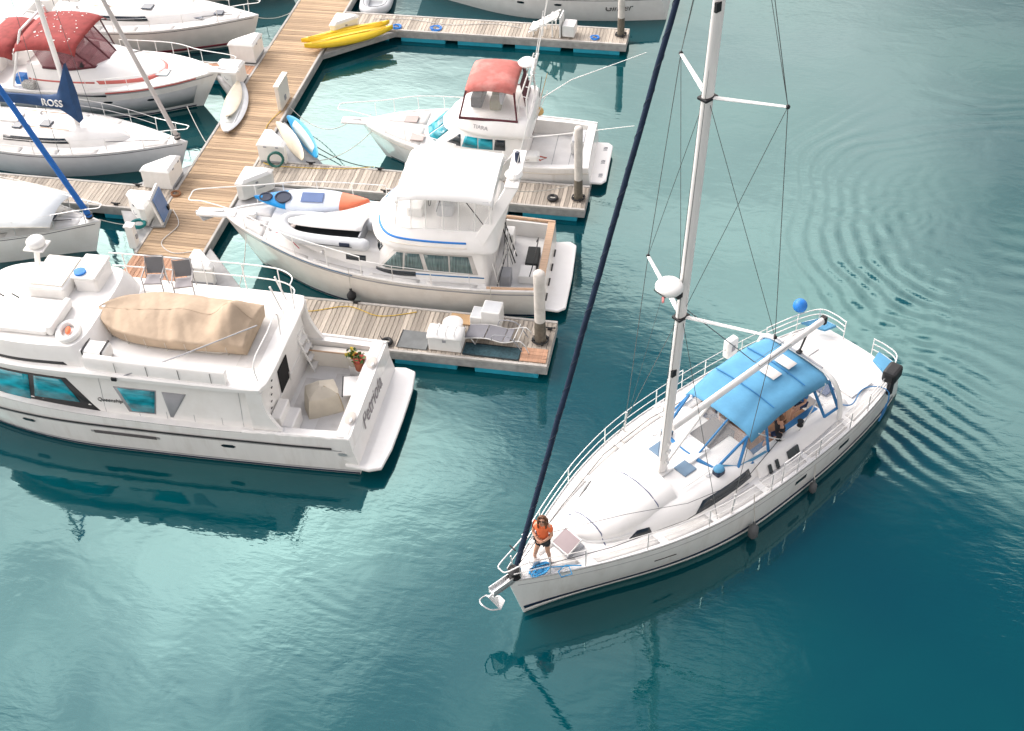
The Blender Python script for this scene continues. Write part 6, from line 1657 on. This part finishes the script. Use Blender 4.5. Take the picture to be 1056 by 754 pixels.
# white awning over the covered boat
rows = []
for i in range(9):
    x = lerp(2.4, 8.5, i / 8); rows.append([(x, lerp(-1.45, 1.45, j / 8) * (1 - .35 * (i / 8) ** 3), 1.72 + .42 * (1 - (2 * j / 8 - 1) ** 2) * (1 - .5 * (i / 8) ** 2) - .12 * (i / 8) + .02 * math.sin(i * 2.1 + j)) for j in range(9)])
MB().grid(rows).build('white_awning', mat('awning_white', (.74, .78, .79), .8, var=.04, bump=.2, bscale=5), bs, smooth=60, solid=.02)
for s in (1, -1): tube('awning_edge', [rows[i][0 if s < 0 else 8] for i in range(9)], .02, ROPE, bs)
tb, tbH = sloop('grey-white sailboat moored stern out along the top edge above the finger dock', (-3.7, 50.6, 0), PI, 11.0, 1.75, 1.15, mat('hull_pale_grey', (.62, .62, .61), .3, coat=.3, var=.04), mastx=None, hatches=((6.0, .3, .4),), coach=(.3, .8))
a = tbH.pt(2.35, .38, 1, .015); b = tbH.pt(1.2, .36, 1, .015)
text('name_lettering', 'Ginger', BLACK, tb, frame((a + b) / 2, b - a, (0, -.25, 1)), .42, .35)
for x in (2.6, 4.2): tbH.patch('hull_port', GLASS, tb, x + 1.5, x + 1.8, .72, .82, 1, .014, 4, .02)

# ------------------------------------------------------------------ clutter on the near dock
t = thing('rubber_mat', 'dark grey rubber mat lying at the yacht end of the near dock', 'mat', (-8.95, 27.68, .505), R(-1)); 
box('sheet', (0, 0, .012), (.95, .78, .018), GREYMAT, t, bevel=.005)
for s in (-1, 1): box('edge_strip', (s * .46, 0, .024), (.03, .78, .01), BLACK, t)
t = thing('rubber_mat', 'dark teal mat under the grey folding lounger on the near dock', 'mat', (-6.55, 27.52, .505), R(-1))
box('sheet', (0, 0, .012), (1.7, .55, .018), mat('teal_dark_mat', (.03, .07, .085), .9, var=.3, scale=14), t)
for s in (-1, 1): box('edge_strip', (0, s * .26, .024), (1.7, .025, .01), BLACK, t)
t = thing('door_mat', 'small tan mat beside the white steps on the near dock', 'mat', (-7.75, 28.82, .505), R(-2))
box('sheet', (0, 0, .012), (.72, .48, .018), CARD, t); box('border', (0, -.225, .024), (.70, .03, .01), mat('card_dark', (.35, .22, .12), .9), t)
t = thing('dock_box', 'white ribbed chest with a domed lid on the near dock', 'dock box', (-7.93, 27.62, .5), R(-1))
box('body', (0, 0, .24), (1.0, .62, .46), WHITEPL, t, bevel=.03)
rings = []
for i in range(9):
    a = PI * i / 8; rings.append([(x, -.33 * math.cos(a), .47 + .15 * math.sin(a)) for x in (-.53, -.3, 0, .3, .53)])
MB().loft(rings, False, False, closed=False).build('lid', WHITEPL, t, smooth=50, solid=.03)
for x in (-.26, .0, .26): box('lid_rib', (x, -.02, .625), (.04, .5, .02), WHITEPL, t, bevel=.006)
box('latch', (0, -.33, .42), (.1, .03, .08), GREYPL, t)
t = thing('round_tub', 'round white tub standing behind the ribbed chest on the near dock', 'tub', (-7.85, 28.15, .5), 0)
MB().lathe([(.25, 0), (.29, .4), (.31, .42), (.31, .46), (.2, .52), (.02, .54)], (0, 0, 0), 20).build('tub', WHITEPL, t, smooth=40)
loop('handle', (0, .0, .5), .12, .12, GREYPL, t, .014)
t = thing('dock_steps', 'white two-tread boarding steps against the trawler side', 'steps', (-6.9, 28.78, .5), R(-2))
box('tread', (-.33, 0, .2), (.36, .55, .4), WHITEPL, t, bevel=.03); box('tread', (.14, 0, .34), (.58, .58, .68), WHITEPL, t, bevel=.03)
box('non_slip', (-.33, 0, .403), (.3, .45, .008), HYPALON, t); box('non_slip', (.14, 0, .683), (.5, .48, .008), HYPALON, t)
t = thing('folding_lounger', 'grey folding lounger with bent steel tube frame on the near dock', 'lounger', (-6.45, 28.0, .52), R(-6))
gs = mat('lounger_sling', (.20, .20, .22), .8)
MB().slab([Vector((-.95, -.3, .18)), Vector((-.35, -.3, .3)), Vector((-.35, .3, .3)), Vector((-.95, .3, .18))], .02).build('leg_rest', gs, t)
MB().slab([Vector((-.32, -.3, .3)), Vector((.22, -.3, .26)), Vector((.22, .3, .26)), Vector((-.32, .3, .3))], .02).build('seat', gs, t)
MB().slab([Vector((.25, -.3, .26)), Vector((.45, -.3, .30)), Vector((.45, .3, .30)), Vector((.25, .3, .26))], .02).build('back_pad', gs, t)
for s in (-1, 1):
    tube('side_rail', curve([(-.98, s * .32, .17), (-.3, s * .32, .31), (.25, s * .32, .26), (.8, s * .32, .42), (1.05, s * .32, .02)], 5), .018, STEEL, t)
    tube('arm_loop', curve([(-.1, s * .33, .28), (0, s * .35, .52), (.5, s * .35, .52), (.85, s * .33, .04)], 5), .016, GREYPL, t)
    tube('leg', [(-.75, s * .32, .22), (-.62, s * .32, .0)], .016, STEEL, t)
for x, z in ((.55, .34), (.72, .39), (-.62, .01), (.62, .52)): tube('cross_bar', [(x, -.33, z), (x, .33, z)], .014, STEEL, t)
# white step frame on the top finger dock
t = thing('dock_steps', 'white plastic open step frame on the top centre finger dock', 'steps', (-8.1, 46.95, .5), R(-4))
for i, (x, z) in enumerate(((-.5, .25), (-.1, .5), (.3, .75))):
    box('tread', (x, 0, z), (.32, .7, .05), WHITEPL, t, bevel=.01)
    for s in (-1, 1): tube('leg', [(x, s * .32, z), (x, s * .32, 0)], .03, WHITEPL, t); 
for s in (-1, 1): tube('stringer', [(-.7, s * .34, .12), (.5, s * .34, .9)], .035, WHITEPL, t)
box('side_panel', (.62, 0, .45), (.05, .7, .9), WHITEPL, t, bevel=.01); box('side_panel', (.95, 0, .3), (.5, .6, .5), WHITEPL, t, bevel=.03)
# tyre on the middle dock and round fenders at the near dock corners
def tyre(label, x, y, z, r=.14):
    t = thing('rubber_ring', label, 'rubber ring', (x, y, z), 0)
    tube('ring', [Vector((r * math.cos(a), r * math.sin(a), .06)) for a in [2 * PI * i / 20 for i in range(20)]], .06, BLACK, t, 8, True)
    box('tie', (0, 0, .06), (r * 1.6, .05, .05), ROPE, t)
tyre('black rubber ring lying on the middle finger dock beside its piling', -6.0, 35.45, .5)
tyre('black rubber ring at the yacht end of the near dock edge', -9.75, 27.42, .5, .13)
def cleat(x, y, label, rz=0.0):
    t = thing('dock_cleat', label, 'cleat', (x, y, .51), rz, 'black horn cleats on the docks')
    tube('horns', curve([(-.17, 0, .09), (-.08, 0, .075), (.08, 0, .075), (.17, 0, .09)], 3), .024, BLACK, t); box('base', (0, 0, .035), (.14, .08, .07), BLACK, t, bevel=.01)
for x, y, l in ((-11.2, 29.1, 'black dock cleat under the trawler midships on the near dock'), (-12.35, 36.35, 'black dock cleat on the middle finger dock where the dark bow line ends'), (-11.8, 35.05, 'black dock cleat on the middle finger dock behind the trawler flybridge'),
                (-14.9, 36.36, 'black dock cleat on the middle finger dock beside the surfboards'), (-20.6, 34.2, 'black dock cleat on the left finger dock near the dock box'), (-20.9, 33.0, 'black dock cleat on the left finger dock near the blue furled headsail'), (-5.0, 28.75, 'black dock cleat at the outer corner of the near dock')): cleat(x, y, l)

# ------------------------------------------------------------------ mooring lines
def line(a, b, d, label, m=ROPE, r=.014):
    o = MB().tube(sag(a, b, d, 12), r, 5).build('mooring_line', m, None, smooth=60); tag(o, label, 'rope', 'mooring lines'); return o
line(tw(9.6, .6, 1.95), (-15.1, 29.3, .55), .25, 'pale bow line from the trawler down to the near dock')
line((-12.6, 36.4, .56), (-16.7, 38.9, .56), .45, 'dark line crossing the water from the middle dock to the walkway', DKROPE, .018)
line((-12.8, 37.75, 1.35), (-14.9, 36.5, .55), .35, 'pale bow line from the red-topped cruiser to the middle dock')
line(tw(.15, 1.75, 1.15), (-5.3, 28.5, .75), .08, 'dark stern line from the trawler to the near dock piling', DKROPE)
line(tw(1.3, -1.8, 2.2), (-5.3, 35.4, 1.2), .1, 'pale line from the trawler ladder to the middle dock piling')
line((-7.0, 36.6, 1.25), (-9.2, 34.2, 2.7), .1, 'pale line rising from the red-topped cruiser cockpit past the trawler')
line((-20.5, 38.0 + .9, .9), (-19.2, 37.2, .52), .1, 'pale bow line of the red-canvas cruiser tied to the walkway')
line((-19.9, 45.2, 1.35), (-19.15, 47.2, .55), .15, 'pale bow line from the upper left sloop to the walkway')
line((-20.4, 31.0, 1.4), (-19.3, 32.0, .55), .1, 'pale bow line of the covered sailboat with the blue headsail')
line((-9.6, 26.5, 1.6), (-9.75, 27.4, .56), .05, 'dark stern line from the yacht to the near dock', DKROPE)
line((-16.9, 40.0, .55), (-13.9, 38.0, 1.3), .6, 'pale slack line from the walkway to the red-topped cruiser bow')
# small dinghy afloat past the dock box at the top
t = thing('inflatable_dinghy', 'small white dinghy bow showing at the top edge beside the walkway', 'dinghy', (-15.95, 49.3, .05), R(-82))
U = curve([(-1.2, .5, .22), (0, .52, .22), (.8, .46, .26), (1.15, .25, .33), (1.25, 0, .36), (1.15, -.25, .33), (.8, -.46, .26), (0, -.52, .22), (-1.2, -.5, .22)], 5)
tube('tube', U, .2, HYPALON, t, 12); box('floor', (-.1, 0, .1), (2.2, .85, .06), HYPALON, t); box('thwart', (-.1, 0, .3), (.25, .9, .05), WHITEPL, t)
tube('grab_line', [Vector(p) + Vector((0, 0, .2)) for p in U[4:-4:3]], .012, DKROPE, t)

# shore power cords and hoses lying on the docks
def cord(pts, label, m, r=.014, cat='cord'):
    o = MB().tube(curve(pts, 8), r, 5).build('long_hose' if 'hose' in label else 'shore_cable', m, None, smooth=60); tag(o, label, cat); return o
YC = mat('yellow_cord', (.62, .42, .05), .6); WC = mat('white_cord', (.6, .6, .58), .6)
cord([(-17.1, 39.7, .52), (-17.3, 38.6, .515), (-17.0, 37.4, .515), (-16.6, 36.2, .515), (-15.2, 36.1, .515), (-13.6, 36.25, .515), (-12.6, 36.5, .52)], 'yellow power cord running along the right edge of the walkway onto the middle dock', YC)
cord([(-18.8, 33.0, .515), (-18.3, 32.2, .515), (-18.5, 31.2, .515), (-17.9, 30.7, .515), (-17.2, 30.9, .515)], 'white hose snaking over the walkway near the blue-panel stand', WC)
cord([(-13.4, 28.9, .515), (-12.6, 28.5, .515), (-11.4, 28.9, .515), (-10.3, 28.6, .515), (-9.2, 28.95, .515)], 'yellow power cord lying along the near dock beside the trawler', YC)
cord([(-15.5, 47.2, .515), (-14.0, 47.35, .515), (-12.2, 47.1, .515), (-10.5, 47.4, .515), (-9.2, 47.2, .515)], 'white hose lying along the top centre finger dock', WC)
